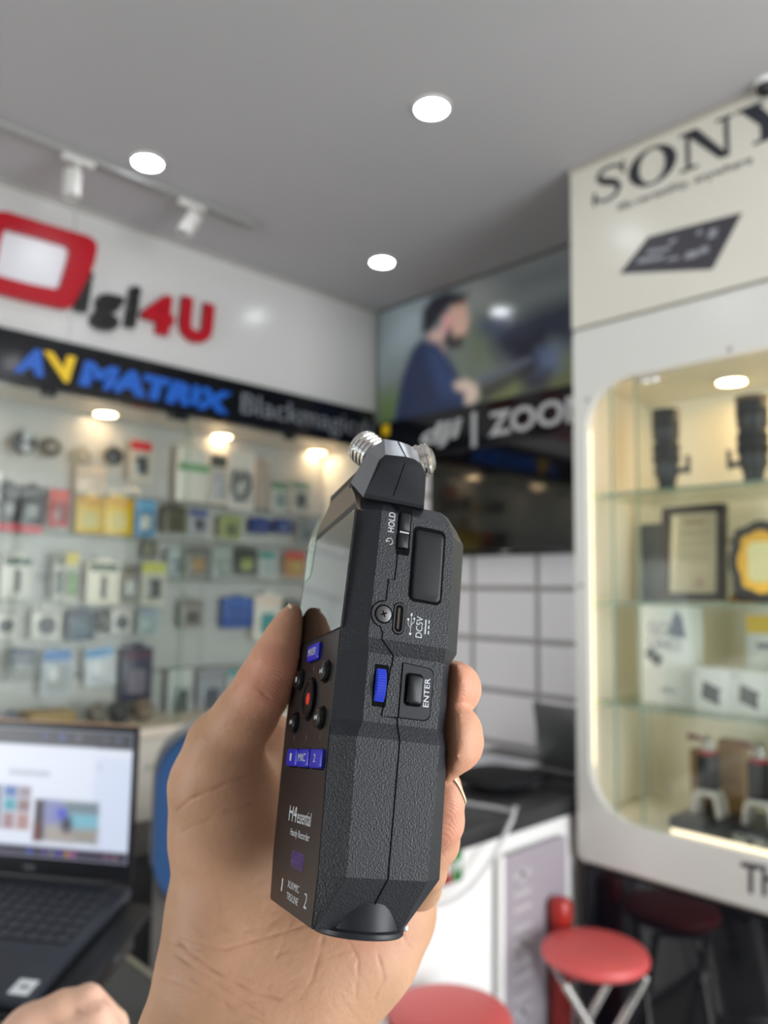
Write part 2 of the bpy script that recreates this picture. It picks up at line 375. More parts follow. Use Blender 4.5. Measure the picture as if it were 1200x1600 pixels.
lay = [
 (pol((100, 440), (330, 330), (560, 300), (560, 420), (330, 640), (100, 760)), (132, 146, 150), 0.14),
 (pol((200, 430), (420, 360), (330, 560), (210, 620)), (150, 162, 168), 0.08),
 (pol((560, 300), (1150, 60), (1150, 260), (600, 420)), (140, 140, 138), 0.1),
 (pol((720, 260), (1150, 100), (1150, 330), (800, 420)), (92, 98, 100), 0.1),
 (pol((560, 520), (700, 480), (700, 760), (560, 820)), (96, 104, 84), 0.1),
 (pol((90, 900), (230, 860), (200, 1060), (90, 1080)), (84, 104, 62), 0.06),
 (pol((640, 880), (880, 760), (1150, 700), (1150, 900), (650, 960)), (96, 102, 70), 0.06),
 (pol((700, 900), (900, 790), (880, 840), (740, 920)), (118, 126, 84), 0.03),
 (pol((700, 540), (860, 470), (960, 430), (1150, 370), (1150, 640), (1000, 620), (960, 780), (860, 760), (740, 700), (700, 640)), (44, 48, 62), 0.05),
 (pol((800, 620), (960, 560), (980, 760), (860, 800)), (34, 34, 46), 0.04),
 (pol((940, 660), (1040, 640), (1040, 760), (950, 790)), (92, 106, 134), 0.04),
 (pol((860, 780), (1000, 770), (980, 870), (860, 880)), (44, 46, 62), 0.04),
 (pol((650, 500), (780, 490), (760, 560), (650, 560)), (52, 66, 92), 0.05),
 (pol((620, 810), (900, 690), (910, 720), (640, 840)), (92, 96, 110), 0.015),
 (pol((640, 850), (900, 740), (880, 780), (640, 930)), (48, 46, 48), 0.03),
 (pol((360, 560), (460, 540), (450, 690), (380, 650)), (190, 158, 148), 0.02),
 (pol((330, 600), (420, 620), (500, 740), (560, 900), (560, 980), (400, 1030), (180, 1070), (230, 800), (280, 660)), navy, 0.02),
 (pol((360, 640), (420, 660), (500, 780), (530, 920), (430, 900), (380, 760)), (40, 58, 96), 0.03),
 (pol((480, 420), (560, 380), (580, 500), (560, 590), (500, 600), (470, 520)), skin_, 0.018),
 (pol((440, 470), (490, 470), (480, 570), (440, 560)), (204, 150, 146), 0.02),
 (pol((330, 560), (340, 450), (390, 380), (460, 350), (570, 370), (560, 410), (480, 430), (440, 480), (400, 540), (360, 580)), dk, 0.02),
 (pol((440, 620), (480, 540), (500, 590), (560, 580), (540, 640), (480, 660)), (50, 46, 48), 0.02),
 (pol((500, 830), (560, 810), (620, 840), (630, 900), (590, 950), (560, 930), (560, 880), (510, 860)), (206, 184, 168), 0.015)]
print_sheet('print', q((XW - 0.005, py0, pz0)), (0, py1 - py0, 0), (0, 0, pz1 - pz0), 150, 60, lay, (104, 112, 108), attr_mat('poster_print', 'print', 0.16), po, 1.5)

# ------------------------------------------------------------------ television
tv = thing('television', 'black flat television on the wall under the DJI fascia', 'television', (XW - 0.06, 1.78, 1.5))
q = P(tv)
MB().span(q((XW - 0.075, 1.34, 1.5)), q((XW - 0.034, 2.285, 1.945)), 0.006).build('casing', M_BLACK, tv)
MB().span(q((XW - 0.077, 1.35, 1.52)), q((XW - 0.0745, 2.275, 1.935))).build('screen', mat('tv_glass', (8, 7, 8), 0.07, spec=0.9), tv, smooth=False)
MB().span(q((XW - 0.0785, 1.86, 1.508)), q((XW - 0.0745, 1.9, 1.517))).build('maker_badge', M_STEEL, tv, smooth=False)
MB().span(q((XW - 0.045, 1.6, 1.55)), q((XW + 0.01, 2.0, 1.9))).build('wall_bracket', M_BLACK, tv, smooth=False)

# ------------------------------------------------------------------ counter with black top
ct = thing('counter', 'white service counter with black top in front of the tiled wall', 'counter', (1.6, 1.8, 0))
q = P(ct)
cx0, cx1, cy0, cy1 = 1.24, 2.5, 1.36, 1.98
MB().span(q((cx0, cy0, 0.02)), q((cx1, cy1 - 0.04, 0.70)), 0.002).build('body', M_WHITE, ct, smooth=False)
MB().span(q((cx0 - 0.02, cy0 - 0.012, 0.70)), q((XW - 0.012, cy1, 0.75)), 0.004).build('countertop', mat('black_laminate', (52, 52, 54), 0.3), ct)
MB().span(q((cx0 + 0.02, cy0 + 0.03, 0)), q((cx1, cy1 - 0.06, 0.02))).build('plinth', M_BLACK, ct, smooth=False)
# stickers on the counter front: small card logos
st = thing('card_stickers', 'row of blue, red and green payment card stickers on white counter front', 'sticker', (1.546, cy0 - 0.001, 0.67))
q = P(st)
for k, (rgb, x0, x1) in enumerate((((36, 88, 170), 1.490, 1.525), ((150, 28, 40), 1.529, 1.563), ((28, 128, 60), 1.567, 1.603))):
    MB().prism([(x0, 0.625), (x1, 0.625), (x1, 0.697), (x0, 0.697)], q((0, cy0, 0)), (1, 0, 0), (0, 0, 1), 0.0012).build('sticker', col(rgb, 0.35), st)
    MB().prism([(x0 + 0.01, 0.645), (x1 - 0.006, 0.66), (x1 - 0.006, 0.68), (x0 + 0.01, 0.672)], q((0, cy0 - 0.0012, 0)), (1, 0, 0), (0, 0, 1), 0.0006).build('white_mark', col((220, 220, 220), 0.4), st)
# lilac-silver poster panel with vertical pale lettering
bn = thing('poster_panel', 'tall lilac grey poster panel with white edge leaning on counter front', 'poster', (1.8, cy0 - 0.02, 0))
q = P(bn)
x0, x1 = at(787, 1363, 1, cy0 - 0.03)[0], 2.03
MB().span(q((x0, cy0 - 0.03, 0.0)), q((x1, cy0 - 0.014, 0.655)), 0.001).build('board', mat('lilac_board', (168, 160, 168), 0.6, spec=0.2), bn, smooth=False)
MB().span(q((x0 - 0.012, cy0 - 0.033, 0.0)), q((x0 + 0.002, cy0 - 0.012, 0.662)), 0.002).build('edge_strip', M_WHITE, bn)
plm = MB()
for k in range(6):      # a column of pale letter-like strokes, too soft in the photograph to read
    zc0 = 0.10 + k * 0.088
    for dx, dz, w_, h_ in ((0.0, 0.0, 0.078, 0.014), (0.0, 0.05, 0.078, 0.014), (0.032, 0.025, 0.014, 0.05))[:3 if k % 2 else 2]:
        plm.span(q((x0 + 0.045 + dx, cy0 - 0.0306, zc0 + dz)), q((x0 + 0.045 + dx + w_, cy0 - 0.0301, zc0 + dz + h_)))
plm.build('pale_lettering', mat('pale_letter', (190, 188, 190), 0.5), bn, smooth=False)
# cable from the counter top
cab = [at(805, 1262, 1, cy0 - 0.02), at(798, 1285, 1, cy0 - 0.05), at(775, 1330, 1, cy0 - 0.06), at(745, 1375, 1, cy0 - 0.06), at(710, 1405, 1, cy0 - 0.06), at(670, 1416, 1, cy0 - 0.06), at(610, 1412, 1, cy0 - 0.05), at(560, 1390, 1, cy0 - 0.04)]
pts = []
for i in range(len(cab) - 1):
    p0, p1, p2, p3 = cab[max(i - 1, 0)], cab[i], cab[i + 1], cab[min(i + 2, len(cab) - 1)]
    for k in range(5):
        t = k / 5; pts.append(0.5 * (2 * p1 + (p2 - p0) * t + (2 * p0 - 5 * p1 + 4 * p2 - p3) * t * t + (3 * p1 - p0 - 3 * p2 + p3) * t ** 3))
pts = [np.array([1.74, 1.6, 0.757]), np.array([1.80, cy0 + 0.05, 0.757]), np.array([1.81, cy0 - 0.006, 0.757])] + pts
tag(MB().tube(pts, 0.0058, 10).build('cable', mat('cable_white', (206, 204, 204), 0.45)), 'pale grey cable hanging in a loop down the white counter front', 'cable')
# things on the counter
lp2 = thing('open_laptop', 'silver grey open laptop seen from behind on the black counter top', 'laptop', (2.405, 1.468, 0.751))
M_ALU = mat('laptop_silver', (128, 130, 132), 0.35, 0.6)
MB().box((0, 0, 0.009), (0.23, 0.25, 0.016), 0.004).build('base', M_ALU, lp2)
Ml = Matrix.Translation((-0.112, 0, 0.018)) @ Matrix.Rotation(math.radians(-14), 4, 'Y')
MB().box((0, 0, 0.115), (0.006, 0.25, 0.225), 0.003, Ml).build('lid', M_ALU, lp2)
bg = thing('black_bag', 'black soft camera bag lying open on the counter in front of silver laptop', 'bag', (2.04, 1.58, 0.752))
def blob(name, m, parent, size, seed=0, nz=10, ns=20, amp=0.12, top=0.75):
    rnd = random.Random(seed); ph = [rnd.random() * 6 for _ in range(6)]; rings = []
    for i in range(nz + 1):
        t = i / nz; k = (1 - abs(2 * t - 1) ** 3.2 * (1 - 0.35)) if t < 0.5 else (1 - abs(2 * t - 1) ** 2.6 * (1 - 0.02))
        rings.append([((size[0] / 2) * k * (1 + amp * math.sin(2 * a + ph[0] + 3 * t) + amp * 0.6 * math.sin(3 * a + ph[1])) * math.copysign(abs(math.cos(a)) ** 0.6, math.cos(a)),
                       (size[1] / 2) * k * (1 + amp * math.sin(2 * a + ph[2]) + amp * 0.5 * math.sin(5 * a + ph[3] + 4 * t)) * math.copysign(abs(math.sin(a)) ** 0.6, math.sin(a)),
                       size[2] * (t ** 0.8) * (1 + amp * 0.6 * math.sin(a + ph[4]) * t)) for a in [2 * math.pi * j / ns for j in range(ns)]])
    return MB().loft(rings).build(name, m, parent, angle=60)
blob('pouch', mat('black_cloth', (14, 15, 18), 0.8, bump=(900, 0.4, 0.001)), bg, (0.26, 0.27, 0.052), 3)
MB().tube([(-0.07, -0.12, 0.035), (-0.11, -0.05, 0.04), (-0.11, 0.06, 0.04), (-0.07, 0.12, 0.035)], 0.007).build('strap', M_BLACK, bg)
MB().lathe((-0.1, 0.02, 0.03), (-1, 0, 0.4), [(0.012, 0), (0.014, 0.006), (0.009, 0.012)], 16).build('clasp', M_DKGREY, bg)
pa = MB(); pa.box((0, 0, 0.002), (0.21, 0.3, 0.003)).box((0.01, 0.012, 0.0055), (0.205, 0.295, 0.003), 0, Matrix.Rotation(0.12, 4, 'Z'))
sh = thing('paper_stack', 'small stack of white paper sheets behind the black bag on counter', 'paper', (2.27, 1.80, 0.7515)); pa.build('sheets', mat('paper_white', (236, 236, 242), 0.6), sh)
MB().box((0.02, -0.03, 0.008), (0.12, 0.09, 0.002), 0).build('note', col((214, 218, 228), 0.6), sh)
# red folding stools
M_REDV = mat('red_vinyl', (218, 92, 90), 0.42, bump=(300, 0.15, 0.001))
def stool(loc, rz, label):
    s = thing('folding_stool', label, 'stool', loc, 'red folding stools by the counter'); H = 0.455
    MB().lathe((0, 0, H - 0.036), (0, 0, 1), [(0.10, 0), (0.128, 0.002), (0.135, 0.009), (0.136, 0.017), (0.131, 0.027), (0.116, 0.034), (0.07, 0.037), (0.0, 0.037)], 40).build('seat', M_REDV, s)
    MB().lathe((0, 0, H - 0.043), (0, 0, 1), [(0.11, 0), (0.124, 0.004), (0.124, 0.008)], 32).build('seat_base', M_BLACK, s)
    for sx, yo in ((1, 0.085), (-1, 0.068)):
        p = [(-sx * 0.105, -yo, H - 0.05), (sx * 0.14, -yo, 0.012), (sx * 0.145, -yo + 0.012, 0.010), (sx * 0.145, yo - 0.012, 0.010), (sx * 0.14, yo, 0.012), (-sx * 0.105, yo, H - 0.05)]
        MB().tube(p[:2], 0.0105, 12).build('leg', M_CHROME, s); MB().tube(p[4:], 0.0105, 12).build('leg', M_CHROME, s)
        MB().tube([p[1], p[2], p[3], p[4]], 0.0105, 12).build('foot_bar', M_CHROME, s)
        MB().cyl((-sx * 0.105, -yo - 0.004, H - 0.05), (-sx * 0.105, yo + 0.004, H - 0.05), 0.006).build('hinge_rod', M_STEEL, s)
    for y in (-0.077, 0.077): MB().cyl((0.018, y - 0.022, 0.215), (0.018, y + 0.022, 0.215), 0.005).build('pivot', M_STEEL, s)
    s.rotation_euler = (0, 0, rz); return s
stool((1.875, 1.145, 0), math.radians(-40), 'red round folding stool with crossed chrome legs beside dark cabinet base')
stool((1.365, 1.192, 0), math.radians(-40), 'red round folding stool in front of the counter cable, only its seat showing')
rb = thing('red_bin', 'narrow dark red plastic bin between lilac poster panel and display cabinet', 'bin', (1.95, 1.297, 0))
MB().lathe((0, 0, 0), (0, 0, 1), [(0.026, 0), (0.029, 0.02), (0.031, 0.46)], 28).build('body', mat('red_plastic', (156, 34, 30), 0.3), rb)
MB().lathe((0, 0, 0.45), (0, 0, 1), [(0.031, 0), (0.0325, 0.006), (0.0325, 0.045), (0.027, 0.058), (0.012, 0.064)], 28).build('lid', mat('red_plastic_lid', (176, 46, 38), 0.3), rb)

# ------------------------------------------------------------------ SONY display cabinet
XF = 2.081; CY1 = 1.324; CY0 = -0.9
sc_ = thing('display_cabinet', 'white display cabinet with rounded glass opening and lit cream inside', 'cabinet', (2.3, 0.4, 0))
q = P(sc_)
M_CABW = mat('cabinet_white', (222, 221, 214), 0.2)
def face_with_hole(mb, y0, y1, z0, z1, hy0, hy1, hz0, hz1, r, x0, x1, n=10):
    hole = []
    for cy, cz, a0 in ((hy1 - r, hz1 - r, 0), (hy0 + r, hz1 - r, 90), (hy0 + r, hz0 + r, 180), (hy1 - r, hz0 + r, 270)):
        for i in range(n): a = math.radians(a0 + 90 * i / (n - 1)); hole.append((cy + r * math.cos(a), cz + r * math.sin(a)))
    out = []
    for i, (cy, cz) in enumerate(((y1, z1), (y0, z1), (y0, z0), (y1, z0))):
        for j in range(n):
            hy, hz = hole[i * n + j]
            t = j / (n - 1)
            first = {0: (y1, hz), 1: (hy, z1), 2: (y0, hz), 3: (hy, z0)}[i]; last = {0: (hy, z1), 1: (y0, hz), 2: (hy, z0), 3: (y1, hz)}[i]
            out.append(tuple(first[k] + ((cy, cz)[k] - first[k]) * t * 2 for k in (0, 1)) if t < 0.5 else tuple((cy, cz)[k] + (last[k] - (cy, cz)[k]) * (t - 0.5) * 2 for k in (0, 1)))
    R = [[q((x0, a, b)) for a, b in out], [q((x0, a, b)) for a, b in hole], [q((x1, a, b)) for a, b in hole], [q((x1, a, b)) for a, b in out]]
    R.append(R[0]); mb.loft(R, cap=False); return mb
HY1, HY0, HZ0, HZ1 = 1.283, -0.75, 0.712, 1.992
face_with_hole(MB(), CY0, CY1, 0.584, 2.166, HY0, HY1, HZ0, HZ1, 0.15, XF, XF + 0.028).build('front_frame', M_CABW, sc_, angle=40)
MB().span(q((XF + 0.002, CY1 - 0.012, 0.59)), q((XW, CY1, 2.166))).build('side_panel', M_CABW, sc_, smooth=False)
MB().span(q((XF + 0.002, CY0, 0.59)), q((XW, CY0 + 0.012, 2.166))).build('side_panel', M_CABW, sc_, smooth=False)
MB().span(q((2.5, CY0 + 0.012, 0.6)), q((2.51, CY1 - 0.012, 2.1))).build('back_panel', M_CREAM, sc_, smooth=False)
MB().span(q((XF + 0.028, CY1 - 0.03, 0.71)), q((2.5, CY1 - 0.012, 2.0))).build('side_lining', M_CREAM, sc_, smooth=False)
MB().span(q((XF + 0.028, CY0 + 0.02, 1.998)), q((2.5, CY1 - 0.012, 2.01))).build('top_lining', M_CREAM, sc_, smooth=False)
MB().span(q((XF + 0.028, CY0 + 0.02, 0.69)), q((2.5, CY1 - 0.012, 0.706))).build('bottom_lining', M_CREAM, sc_, smooth=False)
MB().span(q((XF + 0.012, CY0, 0.572)), q((XW, CY1 - 0.004, 0.592)), 0.004).build('bottom_edge', mat('cabinet_edge', (178, 172, 162), 0.4), sc_)
sb = MB().span(q((XF - 0.002, CY0, 2.176)), q((XW, CY1 + 0.002, 2.692)), 0.002).build('sign_box', mat('sign_box_white', (224, 220, 206), 0.25), sc_, smooth=False)
MB().span(q((XF - 0.012, CY0, 2.683)), q((XW, CY1 + 0.006, 2.6995)), 0.002).build('top_trim', mat('trim_taupe', (178, 172, 162), 0.5), sc_, smooth=False)
MB().span(q((XF + 0.012, 1.20, 0.715)), q((XF + 0.016, 1.205, 1.99))).build('glass_edge', M_SHELFEDGE, sc_, smooth=False)
MB().span(q((XF + 0.034, HY0 + 0.02, HZ0)), q((XF + 0.039, 1.135, HZ1))).build('glass_pane', M_PANE, sc_, smooth=False)
MB().span(q((XF + 0.033, 1.133, HZ0)), q((XF + 0.040, 1.136, HZ1))).build('pane_edge', M_SHELFEDGE, sc_, smooth=False)
for px, py in ((1021, 592), (1006, 596)):
    v = at(px, py, 0, XF + 0.03); MB().box(q((XF + 0.032, v[1], HZ1 - 0.012)), (0.012, 0.035, 0.02), 0.004).build('glass_clip', M_CHROME, sc_)
MB().span(q((XF + 0.029, HY0 + 0.05, 0.7062)), q((XF + 0.034, 1.05, 0.722)), 0.001).build('glow_strip', mat('lip_glow', (255, 244, 214), 0.5, emit=((255, 238, 200), 1.0)), sc_)  # glow added to the cream lining's front lip, no lamp
MB().span(q((XF + 0.029, 1.2845, 0.76)), q((XF + 0.034, 1.2925, 1.95)), 0.001).build('glow_strip', mat('strip_side', (255, 244, 214), 0.5, emit=((255, 226, 176), 4.5)), sc_)  # assumed hidden strip, added to light the shelves from the side
for z in (1.652, 1.328, 1.03):
    sh_ = MB().span(q((XF + 0.05, HY0 + 0.02, z - 0.004)), q((2.495, CY1 - 0.032, z + 0.004))).build('glass_shelf', M_SHELF, sc_, smooth=False)
    MB().span(q((XF + 0.048, HY0 + 0.02, z - 0.0042)), q((XF + 0.0502, CY1 - 0.034, z + 0.0042))).build('shelf_edge', M_SHELFEDGE, sh_, smooth=False)
for px, py in ((1140, 546), (918, 625), (908, 915), (1002, 1600)):
    if py > 1500: continue
    v = at(px, py, 0, XF); MB().lathe(q((XF, v[1], v[2])), (-1, 0, 0), [(0.006, 0), (0.006, 0.001), (0.003, 0.002)], 12).build('screw', mat('rusty_screw', (130, 92, 84), 0.5, 0.4), sc_)
# dark glossy base under the cabinet
db = thing('glass_cabinet', 'dark glossy glass base under the white display cabinet', 'cabinet', (2.3, 0.3, 0))
q = P(db)
MB().span(q((XF + 0.012, CY0, 0.0)), q((XW - 0.01, CY1 - 0.02, 0.568))).build('carcass', M_BLACK, db, smooth=False)
for a, b in ((CY1 - 0.022, 0.72), (0.715, 0.1), (0.095, -0.88)):
    MB().span(q((XF + 0.004, b, 0.06)), q((XF + 0.012, a, 0.566)), 0.001).build('door', mat('dark_glass', (20, 22, 28), 0.07), db, smooth=False)
for y in (1.0, 0.55, 0.1, -0.35): pass
# serif letters
def serif(mb, ch, x, w, h):
    """slab letters in a box w x h whose lower left corner is (x, 0); list of 2-D polygons"""
    t, T, s = 0.06 * h, 0.26 * w, 0.075 * h
    if ch == 'N': P_ = [[(0, 0), (w * .34, 0), (w * .34, s), (w * .2, s), (w * .2, h - s), (0, h - s), (0, h), (w * .3, h), (w * .86, h * .3), (w * .86, h - s), (w * .7, h - s), (w * .7, h), (w, h), (w, h - s), (w * .93, h - s), (w * .93, 0), (w * .78, 0), (w * .13, h * .8), (w * .13, s), (0, s)]]
    if ch == 'N': P_ = [[(0, 0), (w * .34, 0), (w * .34, s), (0, s)], [(w * .12, s), (w * .2, s), (w * .2, h - s), (w * .12, h - s)], [(0, h - s), (w * .34, h - s), (w * .34, h), (0, h)], [(w * .14, h - s), (w * .34, h), (w * .92, 0), (w * .74, 0)], [(w * .84, 0), (w * .92, 0), (w * .92, h - s), (w * .84, h - s)], [(w * .70, h - s), (w, h - s), (w, h), (w * .70, h)]]
    if ch == 'Y': P_ = [[(0, h - s), (w * .44, h - s), (w * .44, h), (0, h)], [(w * .08, h - s), (w * .38, h - s), (w * .62, h * .42), (w * .38, h * .42)], [(w * .78, h - s), (w * .86, h - s), (w * .6, h * .42), (w * .52, h * .42)], [(w * .66, h - s), (w, h - s), (w, h), (w * .66, h)], [(w * .38, s), (w * .62, s), (w * .62, h * .42), (w * .38, h * .42)], [(w * .26, 0), (w * .74, 0), (w * .74, s), (w * .26, s)]]
    if ch == 'O':
        n = 32; o = ell(w / 2, h / 2, w / 2, h / 2 * 1.02, n); i = ell(w / 2, h / 2, w * .27, h * .445, n)
        P_ = [[o[k], o[(k + 1) % n], i[(k + 1) % n], i[k]] for k in range(n)]
    if ch == 'S':
        c = [(.93, .72, .05), (.86, .84, .07), (.7, .93, .07), (.5, .955, .07), (.28, .9, .09), (.2, .76, .13), (.3, .63, .16), (.5, .54, .17), (.7, .45, .16), (.8, .3, .13), (.72, .13, .09), (.5, .045, .07), (.28, .07, .07), (.12, .17, .07), (.06, .3, .05)]
        P_ = []; L_, R_ = [], []
        for k, (a, b, ww) in enumerate(c):
            p0, p1 = c[max(k - 1, 0)], c[min(k + 1, len(c) - 1)]; d = np.array([(p1[0] - p0[0]) * w, (p1[1] - p0[1]) * h]); d /= np.linalg.norm(d); nrm = np.array([-d[1], d[0]])
            m = np.array([a * w, b * h]); L_.append(tuple(m + nrm * ww * h * .6)); R_.append(tuple(m - nrm * ww * h * .6))
        for k in range(len(c) - 1): P_.append([L_[k], L_[k + 1], R_[k + 1], R_[k]])
        P_ += [[(w * .87, h * .64), (w * .96, h * .64), (w * .96, h), (w * .9, h)], [(w * .03, 0), (w * .09, 0), (w * .13, h * .36), (w * .03, h * .36)]]
    return [[(a + x, b) for a, b in p] for p in P_]
M_INK = mat('dark_ink', (46, 48, 56), 0.4)
o_ = at(922, 318, 0, XF - 0.002); e_ = at(922, 262, 0, XF - 0.002); hS = (e_[2] - o_[2]) * 0.98
q = P(sc_); xx = 0
widths = (('S', 0.115), ('O', 0.15), ('N', 0.152), ('Y', 0.16)); gap = 0.009
for ch, w in widths:
    mb = MB()
    for p in serif(mb, ch, xx, w, hS): mb.prism(p, q((XF - 0.002, o_[1] - 0.008, o_[2] - 0.016)), (0, -1, 0), (0, 0, 1), 0.0015)
    mb.build('letter', M_INK, sc_, smooth=False); xx += w + gap
def rc(px, py, x=XF - 0.002): return np.array(at(px, py, 0, x)) - np.array(sc_.location)
A, B, C_ = rc(966, 334), rc(1176, 259), rc(966, 318)
text_obj('tagline', 'life-versatility, anywhere', A, B - A, C_ - A, mat('tagline_ink', (66, 66, 70), 0.5), sc_, 0.0006, 0.014)
def poly_on(name, pts, m, parent, x, h=0.0008):
    w = [at(a, b, 0, x) for a, b in pts]; loc = np.array(parent.location)
    return MB().prism([(-(v[1]), v[2]) for v in w], (x - loc[0], -loc[1], -loc[2]), (0, -1, 0), (0, 0, 1), h).build(name, m, parent, smooth=False)
poly_on('printed_device', [(968, 428), (1112, 421), (1116, 416), (1160, 332), (1013, 370)], mat('device_ink', (62, 60, 66), 0.4), sc_, XF - 0.002)
MKW = mat('device_mark', (150, 152, 160), 0.4)
for pts in ([(995, 412), (1036, 405), (1040, 399), (1000, 404)], [(1010, 398), (1046, 390), (1048, 385), (1014, 391)], [(1044, 382), (1056, 378), (1058, 372), (1047, 375)], [(1088, 368), (1096, 366), (1098, 358), (1090, 360)], [(1104, 374), (1118, 370), (1122, 356), (1110, 358)], [(1068, 406), (1088, 402), (1094, 390), (1074, 394)], [(1092, 398), (1106, 394), (1108, 384), (1096, 386)], [(1042, 408), (1060, 405), (1061, 400), (1044, 403)]):
    poly_on('device_print', pts, MKW, sc_, XF - 0.0028, 0.0005)
A, B, C_ = rc(1158, 1393, XF), rc(1213, 1404, XF), rc(1158, 1346, XF)
text_obj('lettering', 'Th', A, B - A, C_ - A, M_INK, sc_, 0.001, 0.02)
# case lights
def zc(px, py, z): v = at(px, py, 2, z); return v[0], v[1]
lx, ly = zc(1143, 598, 1.99)
for k, (x, y) in enumerate(((lx, ly), (lx, ly - 0.3), (lx, ly - 0.6), (lx, ly - 0.9))):  # only the first is in view; the rest are added to light the shelves
    downlight(x, y, 1.998, 0.04, M_WARM2, 'warm round light inside the display cabinet above the long lenses' if k == 0 else 'warm round light added inside the display cabinet, out of the picture', 'warm lights in the display cabinet', 'cabinet_light')

# lenses on the top glass shelf
M_LENS = mat('lens_black', (30, 29, 30), 0.4)
def long_lens(x, y, z, foot, label, s=1.0, band=None):
    t = thing('long_lens', label, 'camera lens', (x, y, z), 'long lenses on the top glass shelf')
    MB().lathe((0, 0, 0), (0, 0, 1), [(0.026 * s, 0), (0.027 * s, 0.008), (0.027 * s, 0.03), (0.034 * s, 0.05), (0.034 * s, 0.075), (0.037 * s, 0.082), (0.038 * s, 0.15), (0.036 * s, 0.155), (0.041 * s, 0.165), (0.042 * s, 0.235), (0.039 * s, 0.24)], 28).build('barrel', M_LENS, t)
    for z0 in (0.09, 0.12, 0.19): MB().lathe((0, 0, z0), (0, 0, 1), [(0.0405 * s, 0), (0.0418 * s, 0.003), (0.0418 * s, 0.02), (0.0405 * s, 0.023)], 28, False).build('focus_ring', mat('lens_rubber', (18, 18, 18), 0.7), t)
    MB().lathe((0, 0, 0.236), (0, 0, 1), [(0.036 * s, 0), (0.043 * s, 0), (0.043 * s, 0.012), (0.0, 0.014)], 28).build('lens_cap', M_BLACK if not band else mat('cap_bronze', (120, 96, 66), 0.35), t)
    MB().lathe((0, 0, 0.052), (0, 0, 1), [(0.035 * s, 0), (0.0385 * s, 0.002), (0.0385 * s, 0.022), (0.035 * s, 0.024)], 28, False).build('tripod_collar', M_DKGREY, t)
    f = foot; MB().box((0, f * 0.048, 0.063), (0.018, 0.03, 0.016), 0.003).box((0, f * 0.066, 0.078), (0.02, 0.008, 0.055), 0.003).build('tripod_foot', M_DKGREY, t)
    return t
x, y = 2.22, at(1042, 754, 0, 2.22)[1]; long_lens(x, y, 1.6562, -1, 'slim black long lens with foot, the farther of two on top glass shelf', 0.92)
x, y = 2.22, at(1178, 742, 0, 2.22)[1]; long_lens(x, y, 1.6562, 1, 'thick black long lens with bronze rim, the nearer of two on top shelf', 1.0, True)

# framed certificate
cf = thing('framed_certificate', 'framed cream certificate with dark brown frame on middle glass shelf', 'certificate', (2.30, 1.04, 1.3365))
M_FRM = mat('frame_brown', (48, 36, 36), 0.35)
fw, fh = 0.205, 0.285
ring_prism(MB(), [(-fw / 2, 0), (fw / 2, 0), (fw / 2, fh), (-fw / 2, fh)], [(-fw / 2 + .022, .022), (fw / 2 - .022, .022), (fw / 2 - .022, fh - .022), (-fw / 2 + .022, fh - .022)], (0, 0, 0), (0, -1, 0), (0, 0, 1), 0.022, 120).build('frame', M_FRM, cf)
rl = [([(.2, y_), (.8, y_), (.8, y_ + .012), (.2, y_ + .012)], (196, 172, 140), .004) for y_ in (.4, .45, .5, .58, .63, .72, .76)] + [(ell(.62, .14, .06, .05), (206, 150, 140), .01), ([(.3, .86), (.7, .86), (.7, .9), (.3, .9)], (200, 150, 110), .006)]
print_sheet('certificate_sheet', (-0.008, fw / 2 - .02, .02), (0, -(fw - .04), 0), (0, 0, fh - .04), 40, 60, rl, (250, 228, 196), attr_mat('cert_print', 'print', 0.5), cf)
MB().span((-0.012, -fw / 2 + .018, .018), (-0.0105, fw / 2 - .018, fh - .018)).build('glass', M_PANE, cf, smooth=False)
MB().box((0.003, 0, fh / 2), (0.006, fw - .01, fh - .01)).build('backing', M_DKGREY, cf, smooth=False)
MB().loft([[(0.006, -.02, .16), (0.006, .02, .16), (0.010, .02, .16), (0.010, -.02, .16)], [(0.06, -.02, .008), (0.06, .02, .008), (0.066, .02, .008), (0.066, -.02, .008)]]).build('easel', M_DKGREY, cf)
cf.rotation_euler = (0, math.radians(4), math.radians(-7))
cf.location.y = at(1085, 930, 0, 2.3)[1]
# dark plaque standing behind the certificate
pk = thing('dark_plaque', 'dark slate plaque standing behind the framed certificate, one edge showing', 'plaque', (2.40, at(1030, 900, 0, 2.40)[1], 1.3325))
MB().box((0, 0, 0.125), (0.016, 0.12, 0.25), 0.003).build('plate', mat('slate', (74, 78, 82), 0.4), pk)
MB().box((0, 0, 0.006), (0.05, 0.12, 0.012), 0.002).build('foot', M_BLACK, pk)
# award plaque
aw = thing('award_plaque', 'dark wooden award plaque with gold scroll border beside certificate', 'plaque', (2.27, at(1196, 940, 0, 2.27)[1], 1.3355))
oc = [(math.copysign(abs(math.cos(t)) ** 0.75, math.cos(t)) * 0.085 * (1 + .05 * math.cos(8 * t)), 0.112 + math.copysign(abs(math.sin(t)) ** 0.75, math.sin(t)) * 0.11 * (1 + .04 * math.cos(8 * t))) for t in [2 * math.pi * i / 72 for i in range(72)]]
MB().prism(oc, (0, 0, 0), (0, -1, 0), (0, 0, 1), 0.018).build('board', M_FRM, aw)
MB().prism([(a * .72, .112 + (b - .112) * .76) for a, b in oc], (-0.018, 0, 0), (0, -1, 0), (0, 0, 1), 0.004).build('gold_border', mat('gold', (196, 148, 62), 0.3, 1.0), aw)
MB().prism(rrect(0.07, 0.11, 0.02), (-0.022, 0, 0.112), (0, -1, 0), (0, 0, 1), 0.002).build('inscription_plate', mat('pale_gold', (226, 214, 160), 0.35, 0.3), aw)
MB().box((0.0, 0, 0.012), (0.05, 0.15, 0.024), 0.004).build('base', M_FRM, aw)
